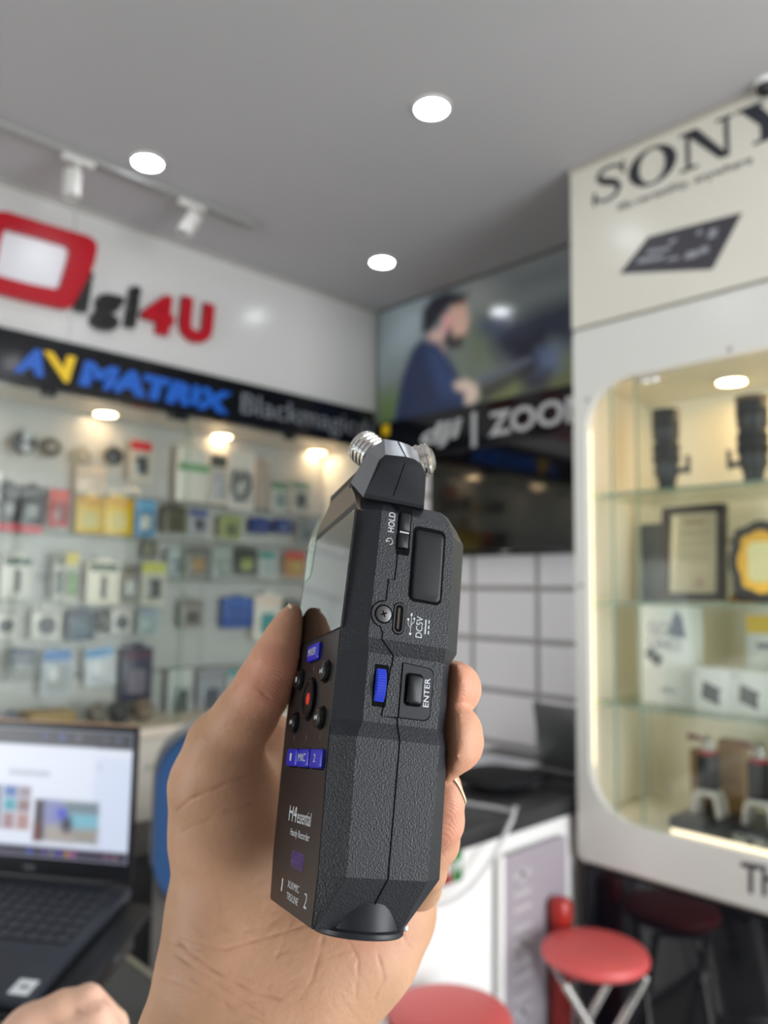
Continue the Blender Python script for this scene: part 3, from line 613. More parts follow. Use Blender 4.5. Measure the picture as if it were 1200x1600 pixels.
# white award box between them
ab = thing('white_award_column', 'white upright award column on gold base between certificate and plaque', 'trophy', (2.36, at(1160, 930, 0, 2.36)[1], 1.3325))
MB().box((0, 0, 0.1), (0.03, 0.05, 0.155), 0.006).build('column', M_WHITE, ab)
MB().lathe((0, 0, 0), (0, 0, 1), [(0.038, 0), (0.038, 0.012), (0.028, 0.02), (0.03, 0.028)], 24).build('gold_base', MATS['gold'], ab)
MB().box((0, 0, 0.182), (0.034, 0.056, 0.012), 0.003).build('gold_cap', MATS['gold'], ab)
# boxes on the third shelf
M_BOXW = mat('box_white', (232, 232, 228), 0.4); M_GREYINK = mat('grey_ink', (140, 142, 148), 0.5); M_DKINK = mat('dark_module_ink', (64, 66, 72), 0.45)
def shelf_box(name, x, y0, y1, z0, z1, d, label, group=None, m=M_BOXW):
    t = thing(name, label, 'box', (x, (y0 + y1) / 2, z0), group)
    MB().span((0, y0 - (y0 + y1) / 2, 0), (d, y1 - (y0 + y1) / 2, z1 - z0), 0.002).build('carton', m, t); return t
xb = 2.22
va, vb = at(999, 1098, 0, xb), at(1079, 955, 0, xb)
tb = shelf_box('tall_box', xb, va[1], vb[1], 1.0345, vb[2] + 0.012, 0.08, 'tall white carton with GO lettering and dark module picture on third shelf')
Wb, Hb = va[1] - vb[1], vb[2] + 0.012 - 1.0345
def fb_text(t, s, u0, u1, v0, v1, W, H, m, bold=0.02):
    return text_obj('lettering', s, (-0.0005, W / 2 - u0 * W, v0 * H), (0, -(u1 - u0) * W, 0), (0, 0, (v1 - v0) * H), m, t, 0.0006, bold)
fb_text(tb, 'GO', .2, .6, .70, .84, Wb, Hb, M_GREYINK); fb_text(tb, 'UNO', .2, .8, .55, .67, Wb, Hb, M_GREYINK)
MB().prism([((a - .5) * Wb, b * Hb) for a, b in ((.58, .7), (.9, .68), (.85, .88), (.75, .97), (.64, .86))], (-0.0004, 0, 0), (0, -1, 0), (0, 0, 1), 0.0006).build('peak_picture', mat('peak_ink', (92, 98, 120), 0.5), tb)
MB().prism([((a - .5) * Wb, b * Hb) for a, b in ((.12, .5), (.22, .58), (.48, .47), (.38, .37))], (-0.0004, 0, 0), (0, -1, 0), (0, 0, 1), 0.0006).build('module_picture', M_DKINK, tb)
MB().span((-0.0004, Wb * (.5 - .72), Hb * .13), (0.0002, Wb * (.5 - .38), Hb * .145)).span((-0.0004, Wb * (.5 - .66), Hb * .16), (0.0002, Wb * (.5 - .44), Hb * .175)).build('small_print', M_GREYINK, tb, smooth=False)
for k, (p0, p1, lb) in enumerate((((1082, 1104), (1139, 1034), 'small white carton with dark square device print, next to tall white carton'), ((1140, 1104), (1199, 1034), 'small white carton with dark square device print, second from tall white carton'))):
    va, vb = at(*p0, 0, xb - 0.02), at(*p1, 0, xb - 0.02); W_ = va[1] - vb[1] - 0.001; H_ = 0.118
    t = shelf_box('small_box', xb - 0.02, va[1] - 0.0005, vb[1] + 0.0005, 1.0345, 1.0345 + H_, 0.09, lb, 'small white cartons on the third shelf')
    MB().prism([((a - .5) * W_, b * H_) for a, b in ((.24, .3), (.3, .7), (.8, .52), (.72, .42), (.74, .14))], (-0.0004, 0, 0), (0, -1, 0), (0, 0, 1), 0.0006).build('device_picture', M_DKINK, t)
    MB().span((-0.0004, W_ * .3, H_ * .85), (0.0002, W_ * .4, H_ * .89)).build('small_print', M_GREYINK, t, smooth=False)
va, vb = at(1166, 1000, 0, 2.36), at(1232, 962, 0, 2.36)
yb = shelf_box('label_box', 2.36, va[1], vb[1], 1.0345, 1.32 - 0.012, 0.08, 'white carton with yellow band behind the small cartons')
Wy, Hy = va[1] - vb[1], 1.32 - 0.012 - 1.0345
MB().prism([((a - .5) * Wy, b * Hy) for a, b in ((.02, .78), (1, .78), (1, .97), (.02, .97))], (-0.0004, 0, 0), (0, -1, 0), (0, 0, 1), 0.0006).build('yellow_band', M_YEL, yb)
MB().prism([((a - .5) * Wy, b * Hy) for a, b in ((.25, .62), (1, .62), (1, .68), (.25, .68))], (-0.0004, 0, 0), (0, -1, 0), (0, 0, 1), 0.0006).build('dark_line', M_GREYINK, yb)
# adapters on the lowest level
pf = thing('display_plinth', 'dark slate display plinth with clear SONY letters on cabinet floor', 'plinth', (2.28, 0.75, 0.7065))
va = at(1045, 1282, 0, 2.16); ya = va[1]
MB().box((0, (ya - 0.75) - 0.3, 0.016), (0.24, 0.6, 0.032), 0.003).build('slab', mat('slate_blue', (48, 52, 64), 0.35), pf)
v = at(1147, 1306, 0, 2.155); o3 = (2.155 - 2.28, v[1] - 0.75, 0.0)
text_obj('clear_letters', 'SONY', o3, (0, -0.14, 0), (0, 0, 0.034), mat('clear_acrylic', (150, 154, 162), 0.1, 0.5), pf, 0.012, 0.03)
def gadget(px, py, label):
    v = at(px, py, 0, 2.24); t = thing('cage_adapter', label, 'camera adapter', (2.24, v[1], 0.7387), 'silver legged adapters on the slate plinth')
    for sy in (-1, 1):
        MB().tube([(-0.02, sy * 0.036, 0.006), (-0.02, sy * 0.030, 0.05), (-0.018, sy * 0.022, 0.07)], [0.009, 0.009, 0.010], 10).build('leg', MATS['silver'], t)
        MB().tube([(0.022, sy * 0.036, 0.006), (0.022, sy * 0.030, 0.05), (0.018, sy * 0.022, 0.07)], [0.009, 0.009, 0.010], 10).build('leg', MATS['silver'], t)
    MB().box((0, 0, 0.066), (0.05, 0.066, 0.022), 0.008).build('saddle', MATS['silver'], t)
    MB().box((0.0, 0.0, 0.125), (0.045, 0.056, 0.1), 0.008).build('body', M_BLACK, t)
    MB().lathe((0, 0, 0.170), (0, 0, 1), [(0.024, 0), (0.026, 0.003), (0.026, 0.012), (0.02, 0.014)], 24).build('red_collar', mat('collar_red', (164, 40, 48), 0.35), t)
    MB().lathe((0, 0, 0.18), (0, 0, 1), [(0.018, 0), (0.018, 0.012), (0.008, 0.014), (0.008, 0.03), (0.014, 0.034), (0.004, 0.04)], 20).build('knob', M_STEEL, t)
    MB().tube([(0, 0, 0.205), (0, 0.03, 0.212), (0, 0.055, 0.212)], [0.006, 0.007, 0.009], 10).build('lever', mat('lever_rust', (140, 90, 84), 0.4), t)
    return t
mat('silver', (206, 200, 194), 0.3, 0.7)
gadget(1108, 1250, 'black adapter with red collar on silver legs, left of the clear SONY letters')
gadget(1189, 1262, 'black adapter with red collar on silver legs, behind the clear SONY letters')
for px, p1, h, lb in ((1085, 1108, 0.16, 'narrow brown carton behind the adapter farther from the SONY letters'), (1128, 1168, 0.2, 'wide brown carton standing between the two silver legged adapters')):
    va, vb = at(px, 1200, 0, 2.36), at(p1, 1200, 0, 2.36)
    t = shelf_box('brown_box', 2.33, va[1], vb[1], 0.7387, 0.7387 + h, 0.05, lb, 'brown cartons on the cabinet floor', mat('kraft', (150, 112, 66), 0.6))
    W_ = va[1] - vb[1]; MB().box((-0.0008, 0, h * .45), (0.0012, W_ * .96, 0.006)).build('tape', col((120, 88, 54), 0.4), t)
# small dark camera dome at the ceiling edge
dm = thing('ceiling_camera', 'small dark dome camera on ceiling by the cabinet sign', 'camera', (*zc(1197, 128, ZC), ZC))
MB().lathe((0, 0, 0), (0, 0, -1), [(0.03, 0), (0.03, 0.012)], 24).build('mount', M_WHITE, dm)
MB().lathe((0, 0, -0.012), (0, 0, -1), [(0.026, 0), (0.024, 0.012), (0.016, 0.022), (0.0, 0.026)], 24).build('dome', M_BLACK, dm)

# ------------------------------------------------------------------ wall case with hanging accessories
YB = 3.06
wc = thing('wall_case', 'wide lit wall case with white back behind clear sliding glass', 'display case', (1.2, YB, 0))
q = P(wc)
M_BACK = mat('case_back', (190, 189, 187), 0.2)
WX0, WX1 = -3.1, 2.52
for a, b in ((WX0, -0.6), (-0.597, 0.62), (0.623, 1.842), (1.845, WX1)):
    MB().span(q((a, YB, 0.84)), q((b, YB + 0.02, 2.04))).build('back_board', M_BACK, wc, smooth=False)
for z in (1.722, 1.555, 1.39, 1.012): MB().span(q((WX0, YB - 0.010, z - 0.006)), q((WX1, YB, z + 0.006)), 0.001).build('hook_rail', mat('rail_grey', (140, 138, 135), 0.4), wc, smooth=False)
MB().span(q((WX0, YW + 0.025, 2.04)), q((WX1, YB + 0.02, 2.06))).build('top_board', mat('case_top', (226, 216, 204), 0.35), wc, smooth=False)
MB().span(q((WX0, YW + 0.0, 0.805)), q((WX1, YB + 0.02, 0.84)), 0.003).build('bottom_board', mat('case_floor', (226, 214, 196), 0.4), wc, smooth=False)
MB().span(q((WX1, YW + 0.0, 0.0)), q((WX1 + 0.018, YB + 0.02, 2.06))).build('end_panel', M_WHITE, wc, smooth=False)
for a in np.arange(WX0 + 0.01, WX1 - 0.05, 0.59):
    MB().span(q((a, YW + 0.012, 0.10)), q((min(a + 0.584, WX1), YW + 0.03, 0.80)), 0.002).build('lower_door', mat('case_door', (214, 208, 196), 0.3), wc, smooth=False)
MB().span(q((WX0, YW + 0.03, 0.0)), q((WX1, YB + 0.02, 0.805))).build('lower_carcass', M_WHITE, wc, smooth=False)
for k, (a, b) in enumerate(((-1.6, -0.3), (-0.34, 0.75), (0.72, 1.56), (1.54, 2.5))):
    yo = YW + 0.006 + 0.008 * (k % 2)
    MB().span(q((a, yo, 0.842)), q((b, yo + 0.005, 2.04))).build('glass_pane', M_PANE, wc, smooth=False)
    MB().span(q((b - 0.001, yo - 0.0005, 0.842)), q((b + 0.001, yo + 0.0055, 2.04))).build('pane_edge', M_SHELFEDGE, wc, smooth=False)
for px in (75, 272, 284, 452):
    v = at(px, 620 + px * 0.15, 1, YW); MB().box(q((v[0], YW + 0.004, 2.012)), (0.05, 0.02, 0.022), 0.003).build('glass_clip', M_BLACK, wc)
v = at(226, 1205, 1, YW + .012); fl_ = MB()
for k in range(5): fl_.span(q((v[0] + .016 * k, YW + .0114, v[2])), q((v[0] + .016 * k + .009, YW + .0121, v[2] + .02 + .004 * (k % 2))))
fl_.build('faint_lettering', mat('faint_green', (150, 164, 148), 0.4), wc, smooth=False)
for k, (px, py) in enumerate(((165, 647), (347, 682), (495, 707))):
    x, y = zc(px, py, 2.035)
    downlight(x, y, 2.04, 0.042, M_WARM, ('warm round case light over the black twin box pair', 'warm round case light over the pack with green stripe', 'warm round case light nearest the recorder microphones')[k], 'warm lights in the wall case', 'case_light')
for x in (0.75, 0.2, -0.35, -0.9): downlight(x, 2.93, 2.04, 0.042, M_WARM, 'warm round case light out of the picture', 'warm lights in the wall case', 'case_light')

YP = 3.0
GP = {'box': 'boxed accessories hanging in the wall case', 'card': 'carded accessories hanging in the wall case', 'coil': 'coiled accessories hanging in the wall case', 'pouch': 'pouches hanging in the wall case', 'bag': 'clear bags hanging in the wall case'}
def product(kind, r, c1, c2, label, name, pic=None, dz=0.035, y=YP):
    x0, y0, x1, y1 = r; a, b = at(x0, (y0 + y1) / 2, 1, y), at(x1, (y0 + y1) / 2, 1, y); xm = (a[0] + b[0]) / 2; w = (b[0] - a[0])
    t_, b_ = at((x0 + x1) / 2, y0, 1, y), at((x0 + x1) / 2, y1, 1, y); h = t_[2] - b_[2]; zt = t_[2]
    t = thing(name, label, {'box': 'box', 'card': 'pack', 'coil': 'cable', 'pouch': 'pouch', 'bag': 'bag'}[kind], (xm, y, zt), GP[kind])
    m1, m2 = col(c1, 0.35), col(c2, 0.35)
    F, U, V = (0, 0, 0), (1, 0, 0), (0, 0, 1)
    def plate(nm, u0, u1, v0, v1, m, dep, off=0.0, r_=0.0):
        W_, H_ = (u1 - u0) * w, (v1 - v0) * h
        p = rrect(W_, H_, min(W_, H_) * max(r_, 0.06)); return MB().prism(p, ((u0 + u1) / 2 * w - w / 2, -off, -h + (v0 + v1) / 2 * h), U, V, dep).build(nm, m, t)
    if kind == 'box':
        MB().box((0, dz / 2 - 0.0, -h / 2), (w, dz, h), 0.002).build('carton', m1, t)
        if pic != 'plain':
            plate('header_print', 0.06, 0.94, 0.78, 0.95, m2, 0.0006)
            if pic == 'disc':
                MB().lathe((0, -0.0002, -h * .58), (0, -1, 0), [(w * .34, 0), (w * .34, 0.0006), (w * .2, 0.0007)], 24).build('disc_picture', col((96, 98, 104), 0.4), t)
                MB().lathe((0, -0.0009, -h * .58), (0, -1, 0), [(w * .2, 0), (w * .19, 0.0007)], 24).build('disc_centre', col((60, 62, 68), 0.3), t)
            elif pic == 'stick': plate('stick_picture', 0.42, 0.60, 0.12, 0.68, col((74, 74, 74), 0.4), 0.0006, 0, 0.4)
            elif pic == 'stripe': plate('bottom_stripe', 0.0, 1.0, 0.0, 0.16, col((206, 40, 66), 0.35), 0.0008); plate('disc_picture', .3, .75, .35, .62, col((150, 150, 152), 0.3), .0008, 0, .5)
            else: plate('picture', 0.22, 0.78, 0.14, 0.6, col(pic or (206, 200, 190), 0.4), 0.0006, 0, 0.2)
        plate('hang_tab', 0.3, 0.7, 0.99, 1.09, m1, 0.0015, -0.004, 0.3)
    elif kind == 'card':
        plate('backing_card', 0, 1, 0, 1, m1, 0.002, -0.002, 0.08)
        plate('header_print', 0.02, 0.98, 0.74, 0.98, m2, 0.0006, 0.0, 0.08)
        if pic == 'loop':
            MB().tube([(x * w, -0.011, z * h) for x, z in ((-.3, -.36), (-.34, -.66), (-.2, -.84), (.08, -.82), (.28, -.6), (.2, -.42), (-.02, -.4), (-.12, -.55))], 0.010, 10).build('looped_cable', mat('cable_dark', (92, 96, 98), 0.5), t)
        elif pic: MB().box((0, -0.008, -h * .62), (w * .45, 0.016, h * .42), 0.004).build('item', col(pic, 0.4), t)
        MB().box((0, -0.010, -h * .62), (w * .74, 0.022, h * .6), 0.007).build('clear_bubble', M_CLEAR, t)
    elif kind == 'coil':
        for k in range(3): 
            rr = min(w, h) * (.40 - .05 * k); MB().tube([(rr * math.cos(s) * w / min(w, h), -0.006 * k, -h / 2 + rr * math.sin(s) * h / min(w, h)) for s in [2 * math.pi * i / 24 for i in range(25)]], 0.0075, 8).build('cable_loop', m1, t)
        MB().box((0, -0.006, -h * .12), (w * .2, 0.02, h * .2), 0.003).build('tie', m2, t)
    elif kind == 'pouch':
        MB().lathe((0, 0.0, -h / 2), (0, -1, 0), [(min(w, h) * .3, 0.02), (min(w, h) * .48, 0.012), (min(w, h) * .5, 0.0), (min(w, h) * .48, -0.012), (min(w, h) * .3, -0.02), (0, -0.022)][::-1], 24).build('shell', m1, t)
        if pic == 'twin':
            for k in (-1, 1): MB().lathe((0.004, -0.019, -h / 2 + k * h * .2), (0, -1, 0), [(h * .16, 0), (h * .16, 0.004), (h * .1, 0.005)], 20).build('pale_disc', m2, t)
        MB().tube([(0, 0, -h * .06), (0, 0, h * .1), (0, 0.02, h * .14)], 0.003, 6).build('loop', m2, t)
        MB().lathe((0, 0.0, -h / 2), (0, -1, 0), [(min(w, h) * .505, -0.002), (min(w, h) * .515, 0), (min(w, h) * .505, 0.002)], 24, False).build('zip_seam', m2, t)
    elif kind == 'bag':
        blob_ = []
        for i in range(7):
            s = i / 6; k = math.sin(math.pi * min(max(s, .06), .94)) ** .5
            blob_.append([(w / 2 * math.cos(a_) * (0.92 + .08 * k), -0.018 * k * math.sin(a_), -h * s) for a_ in [2 * math.pi * j / 16 for j in range(16)]])
        MB().loft(blob_).build('bag_film', m1, t)
        plate('label_strip', 0.05, 0.95, 0.55, 0.7, m2, 0.001, 0.019)
        if pic: plate('dark_header', 0.05, 0.95, 0.8, 1.0, col(pic, .4), 0.001, 0.019)
    # the peg it hangs on belongs to the case
    MB().tube([q((xm, YB + 0.001, zt + 0.004)), q((xm, y - 0.012, zt + 0.004)), q((xm, y - 0.016, zt + 0.009))], 0.002, 6).build('peg', M_STEEL, wc)
    return t
W_, K_ = (226, 222, 214), (44, 46, 50)
PR = [
 ('pouch', (18, 670, 56, 714), (40, 42, 46), (190, 192, 200), 'black oval case with two pale discs in the top hanging row', 'lens_case', 'twin'),
 ('coil', (60, 684, 98, 714), (86, 78, 60), (120, 110, 92), 'dark olive coiled strap hanging right of the twin disc case', 'coiled_strap', None),
 ('coil', (112, 700, 146, 726), (184, 168, 140), (150, 136, 112), 'beige coiled cable hanging in the top row', 'coiled_cable', None),
 ('pouch', (164, 696, 192, 730), (46, 44, 42), (90, 84, 76), 'dark teardrop pouch in top row beside the red header card', 'lens_pouch', None),
 ('card', (203, 688, 237, 752), (228, 212, 196), (214, 24, 36), 'white card with bright red header and black round item', 'blister_card', (46, 48, 56)),
 ('bag', (118, 728, 166, 772), (232, 206, 184), (226, 196, 176), 'pale pink clear bag hanging above the yellow boxes', 'clear_bag', None),
 ('bag', (274, 700, 327, 784), (222, 216, 206), (128, 170, 128), 'large white pack with thin green stripe in top row', 'soft_pack', None),
 ('card', (328, 710, 354, 788), (220, 210, 202), (92, 92, 84), 'narrow white card with grey green header in top row', 'blister_card', (200, 196, 204)),
 ('card', (356, 704, 398, 796), (226, 216, 208), (222, 214, 206), 'wide white card holding a dark looped cable', 'blister_card', 'loop'),
 ('box', (401, 722, 422, 794), (176, 160, 150), (150, 132, 120), 'thin brown grey box beside the looped cable card', 'slim_box', 'plain'),
 ('card', (424, 752, 450, 800), (216, 216, 208), (110, 138, 116), 'pale clear pack with green edge, first of two by the recorder', 'blister_card', (150, 160, 158)),
 ('card', (455, 752, 484, 802), (222, 214, 206), (140, 156, 140), 'pale clear pack with dark pens, second of two by the recorder', 'blister_card', (96, 104, 104)),
 ('box', (-4, 757, 31, 830), K_, (66, 66, 70), 'black box with red bottom stripe, farther left of the black pair', 'boxed_microphone', 'stripe'),
 ('box', (33, 761, 68, 833), K_, (72, 70, 72), 'black box with red bottom stripe next to the bright red pack', 'boxed_microphone', 'stripe'),
 ('card', (77, 765, 108, 823), (206, 48, 44), (222, 90, 80), 'bright red hanging pack between black boxes and yellow boxes', 'red_pack', (140, 30, 30)),
 ('box', (120, 776, 162, 833), (226, 186, 32), (214, 150, 30), 'yellow box with pale window, beside the bright red pack', 'yellow_box', (214, 196, 120)),
 ('box', (164, 778, 208, 836), (230, 190, 30), (222, 160, 34), 'yellow box with pale window, beside the sky blue pack', 'yellow_box', (220, 200, 120)),
 ('card', (211, 781, 243, 838), (92, 152, 196), (110, 168, 206), 'sky blue hanging pack beside the yellow boxes', 'blue_pack', (216, 214, 206)),
 ('box', (256, 790, 290, 832), (92, 86, 66), (70, 66, 52), 'olive brown camouflage pouch beside the sky blue pack', 'camera_pouch', (76, 72, 54)),
 ('card', (295, 796, 325, 835), (188, 182, 186), (62, 84, 140), 'pack with dark blue header in second row', 'blister_card', (90, 84, 96)),
 ('card', (344, 805, 378, 842), (176, 182, 128), (150, 160, 104), 'yellow green square pack in the second row', 'blister_card', (120, 126, 90)),
 ('box', (394, 810, 423, 833), (44, 58, 122), (60, 78, 140), 'dark blue small box, wider of the two blue ones', 'small_blue_box', (70, 84, 130)),
 ('box', (432, 812, 458, 833), (54, 68, 124), (70, 86, 140), 'dark blue small box nearest the recorder screen', 'small_blue_box', (96, 106, 140)),
 ('card', (466, 812, 496, 850), (160, 164, 168), (130, 134, 140), 'plain grey pack beside the recorder screen edge', 'blister_card', (120, 124, 128)),
 ('box', (225, 846, 247, 871), (112, 110, 94), (90, 88, 74), 'small grey green box above the lime edged pack', 'small_box', 'plain'),
 ('box', (2, 868, 52, 935), W_, (60, 84, 72), 'white box with dark stick picture, left of two in third row', 'white_stick_box', 'stick'),
 ('card', (82, 864, 100, 938), (214, 210, 200), (120, 116, 104), 'narrow white pack with dark slot, beside lime green pack', 'narrow_pack', (96, 104, 100)),
 ('card', (102, 862, 123, 942), (216, 212, 196), (222, 200, 92), 'narrow white pack with lime green item and yellow top', 'narrow_pack', (110, 168, 60)),
 ('box', (136, 878, 187, 944), (236, 226, 208), (70, 94, 78), 'white box with dark stick picture, beside the small grey pack', 'white_stick_box', 'stick'),
 ('card', (190, 884, 218, 940), (150, 146, 140), (104, 96, 92), 'small grey pack with white label in third row', 'grey_pack', (206, 204, 200)),
 ('card', (221, 878, 259, 945), (220, 214, 200), (198, 196, 96), 'white pack with lime yellow edge and dark round item', 'lime_pack', (92, 92, 92)),
 ('card', (262, 858, 282, 902), (182, 190, 192), (170, 180, 182), 'faint pale blue pack beside the lime edged pack', 'pale_pack', (150, 160, 164)),
 ('card', (290, 854, 327, 900), (150, 146, 140), (110, 106, 102), 'grey pack with small orange item in third row', 'grey_pack', (190, 150, 100)),
 ('card', (331, 856, 362, 906), (178, 184, 178), (160, 168, 162), 'faint grey green pack in the third row', 'pale_pack', (166, 172, 164)),
 ('card', (366, 856, 402, 898), (88, 90, 80), (74, 76, 70), 'dark square pack with yellow green item', 'dark_pack', (168, 176, 104)),
 ('card', (405, 862, 430, 902), (206, 210, 206), (54, 142, 130), 'white pack with teal header in third row', 'teal_pack', (186, 196, 192)),
 ('card', (446, 862, 478, 902), (208, 150, 96), (200, 70, 76), 'orange yellow pack with red header by the recorder', 'red_header_pack', (206, 176, 96)),
 ('box', (-8, 950, 27, 998), W_, (170, 168, 166), 'white box with round dial picture at the picture edge', 'dial_box', 'disc'),
 ('box', (51, 950, 95, 998), W_, (176, 172, 166), 'white box with round dial picture beside the navy box', 'dial_box', 'disc'),
 ('box', (108, 954, 149, 1001), (66, 80, 100), (58, 68, 90), 'navy blue box in fourth row', 'navy_box', (80, 104, 118)),
 ('box', (158, 954, 172, 986), (56, 52, 46), (66, 60, 54), 'slim dark box between navy box and small white dial box', 'slim_dark_box', 'plain'),
 ('box', (174, 950, 206, 989), (206, 202, 198), (190, 180, 172), 'small white box with dark dial beside slim dark box', 'dial_box', 'disc'),
 ('card', (216, 952, 248, 992), (188, 202, 202), (150, 160, 176), 'pale blue grey pack in the fourth row', 'pale_pack', (178, 194, 192)),
 ('box', (283, 938, 319, 980), (150, 144, 138), (120, 114, 108), 'grey clamp gadget pack hanging alone in the fourth row', 'clamp_pack', (84, 82, 78)),
 ('box', (350, 934, 396, 981), (42, 84, 160), (60, 104, 176), 'bright blue box beside the white and teal box', 'blue_box', (50, 84, 150)),
 ('box', (398, 930, 440, 1000), (226, 218, 208), (232, 206, 190), 'white box with teal base print next to blue box', 'teal_box', (70, 150, 152)),
 ('box', (449, 938, 472, 962), (104, 102, 100), (90, 90, 90), 'small dark box half hidden by the thumb tip', 'small_box', 'plain'),
 ('bag', (10, 1014, 54, 1062), (160, 164, 164), (64, 78, 108), 'soft pack with navy top in fifth row', 'soft_pack', (58, 70, 104)),
 ('card', (65, 1014, 111, 1086), (190, 198, 206), (66, 122, 188), 'blister pack with bright blue header and orange base', 'blue_header_pack', (186, 186, 182)),
 ('card', (130, 1012, 176, 1070), (216, 220, 226), (88, 146, 196), 'tilted blister pack with sky blue header and white item', 'blue_header_pack', (228, 226, 228)),
 ('box', (190, 1012, 238, 1096), (66, 66, 86), (92, 64, 84), 'dark navy tool pouch with pale items in fifth row', 'tool_pouch', (126, 116, 130)),
 ('card', (262, 1046, 301, 1124), (206, 208, 206), (196, 198, 194), 'white pack with dark oval item, beside the bent cable pack', 'oval_item_pack', (76, 82, 82)),
 ('card', (309, 1046, 350, 1120), (176, 176, 184), (150, 150, 156), 'pale violet pack with dark item beside the thumb', 'violet_pack', (100, 100, 112)),
 ('card', (355, 1046, 386, 1088), (210, 206, 202), (84, 156, 160), 'teal and white pack partly hidden behind the thumb', 'teal_pack', (200, 200, 198)),
]
for p in PR: 
    t = product(*p)
    if 'tilted' in p[4]: t.rotation_euler = (0, math.radians(-6), 0)
# things lying on the case floor
v0, v1 = at(45, 1122, 1, 2.86), at(115, 1122, 1, 2.86)
kb = thing('cardboard_box', 'flat mustard cardboard box lying on the wall case floor', 'box', ((v0[0] + v1[0]) / 2, 2.9, 0.8405)); wk = v1[0] - v0[0]
MB().box((0, 0, 0.035), (wk, 0.12, 0.07), 0.002).build('carton', mat('mustard_card', (168, 140, 84), 0.6), kb)
MB().box((0, -0.0605, 0.035), (wk * .98, 0.001, 0.012)).build('tape', col((150, 120, 70), 0.4), kb)
for k, (px, rgb, lb) in enumerate(((20, (84, 96, 116), 'crumpled navy cable pouch on the case floor beside mustard box'), (150, (120, 112, 104), 'grey brown bundle of straps on the case floor'), (185, (70, 70, 72), 'dark bundle of cables on case floor, under the tool pouch'), (222, (140, 122, 108), 'tan bundle of straps on the case floor nearest the blue chair'))):
    v = at(px, 1118, 1, 2.9); t = thing('cable_bundle', lb, 'cable bundle', (v[0], 2.9, 0.8405), 'bundles on the wall case floor')
    blob('bundle', mat('bundle_%d' % k, rgb, 0.7, bump=(160, 0.6, 0.004)), t, (0.072, 0.09, 0.08), 10 + k)
    MB().tube([(0.034 * math.cos(s), 0.042 * math.sin(s), 0.05 + 0.01 * math.sin(3 * s)) for s in [2 * math.pi * i / 20 for i in range(21)]], 0.006, 8).build('loop', col(tuple(int(c * .6) for c in rgb), 0.5), t)

# ------------------------------------------------------------------ desk, laptop, chair on the left
DE = 0.64
dk_ = thing('desk', 'dark grey desk with pale edge strip beneath the open black laptop', 'desk', (0.2, 1.1, 0))
q = P(dk_)
MB().span(q((-0.8, 0.5, 0.72)), q((DE, 1.40, 0.75)), 0.003).build('desktop', mat('desk_grey', (84, 84, 80), 0.5), dk_)
MB().span(q((DE, 0.5, 0.722)), q((DE + 0.012, 1.41, 0.7515)), 0.002).build('edge_strip', mat('desk_edge', (150, 146, 126), 0.4), dk_)
for x, y in ((-0.75, 0.55), (-0.75, 1.33), (0.57, 0.55), (0.57, 1.33)): MB().span(q((x, y, 0)), q((x + 0.04, y + 0.04, 0.72))).build('leg', M_BLACK, dk_, smooth=False)
MB().span(q((DE - 0.03, 0.6, 0.25)), q((DE - 0.015, 1.38, 0.72))).build('side_panel', M_BLACK, dk_, smooth=False)
# laptop: hinge corner H, base direction B (towards the user), width direction Wd
H = np.array([0.588, 1.1445, 0.9074]); TH, AL, BE = 0.6199, 0.191, 1.5584
B0 = np.array([-math.cos(TH), -math.sin(TH), 0]); Wd = np.array([-math.sin(TH), math.cos(TH), 0])
Bd = math.cos(AL) * B0 + np.array([0, 0, -math.sin(AL)]); Ld = -math.cos(BE) * B0 + np.array([0, 0, math.sin(BE)])
lt = thing('open_laptop', 'open black laptop with lit web page on its screen at the desk', 'laptop', tuple(H + Wd * 0.18 + Bd * 0.12))
def fr(o, x, y, z):   # matrix with columns x,y,z and origin o, in the laptop's own space
    M = Matrix([[x[i], y[i], z[i], o[i] - lt.location[i]] for i in range(3)] + [[0, 0, 0, 1]]); return M
Nb = np.cross(Wd, Bd); Nb = Nb if Nb[2] > 0 else -Nb
MBs = fr(H, Wd, Bd, Nb); LW = 0.36
MB().box((LW / 2, 0.122, -0.010), (LW, 0.246, 0.016), 0.005, MBs).build('base', mat('laptop_black', (40, 44, 52), 0.45), lt)
kbd = MB(); kbd.box((LW / 2, 0.085, -0.0025), (LW - 0.035, 0.118, 0.0015), 0, MBs); kb_ = kbd.build('keyboard_tray', M_BLACK, lt, smooth=False)
M_KEY = mat('key_black', (46, 49, 56), 0.4); M_LEGEND = mat('key_legend', (150, 152, 160), 0.5)
for r_ in range(6):
    for c_ in range(15):
        x = 0.0285 + c_ * 0.0216; y = 0.036 + r_ * 0.0196
        MB().box((x, y, -0.0005), (0.0178, 0.0155, 0.0028), 0.0012, MBs, 1).box((x + 0.002, y - 0.002, 0.0011), (0.005, 0.004, 0.0003), 0, MBs).build('key', M_KEY, kb_, smooth=False)
MB().box((LW / 2, 0.2, -0.0018), (0.11, 0.07, 0.0008), 0, MBs).build('touchpad', mat('touchpad', (56, 60, 68), 0.35), lt, smooth=False)
MB().box((0.022, 0.226, -0.0018), (0.026, 0.026, 0.0008), 0, MBs).build('white_sticker', col((222, 226, 228), 0.35), lt, smooth=False)
MB().box((0.021, 0.226, -0.0012), (0.012, 0.006, 0.0006), 0, MBs).build('sticker_print', col((120, 124, 130), 0.4), lt, smooth=False)
Nl = np.cross(Wd, Ld); Nl = Nl if Nl @ B0 > 0 else -Nl
MLs = fr(H + Nl * 0.004, Wd, Ld, Nl)
MB().box((LW / 2, 0.118, -0.005), (LW, 0.228, 0.007), 0.003, MLs).build('lid', mat('laptop_bezel', (22, 22, 26), 0.35), lt)
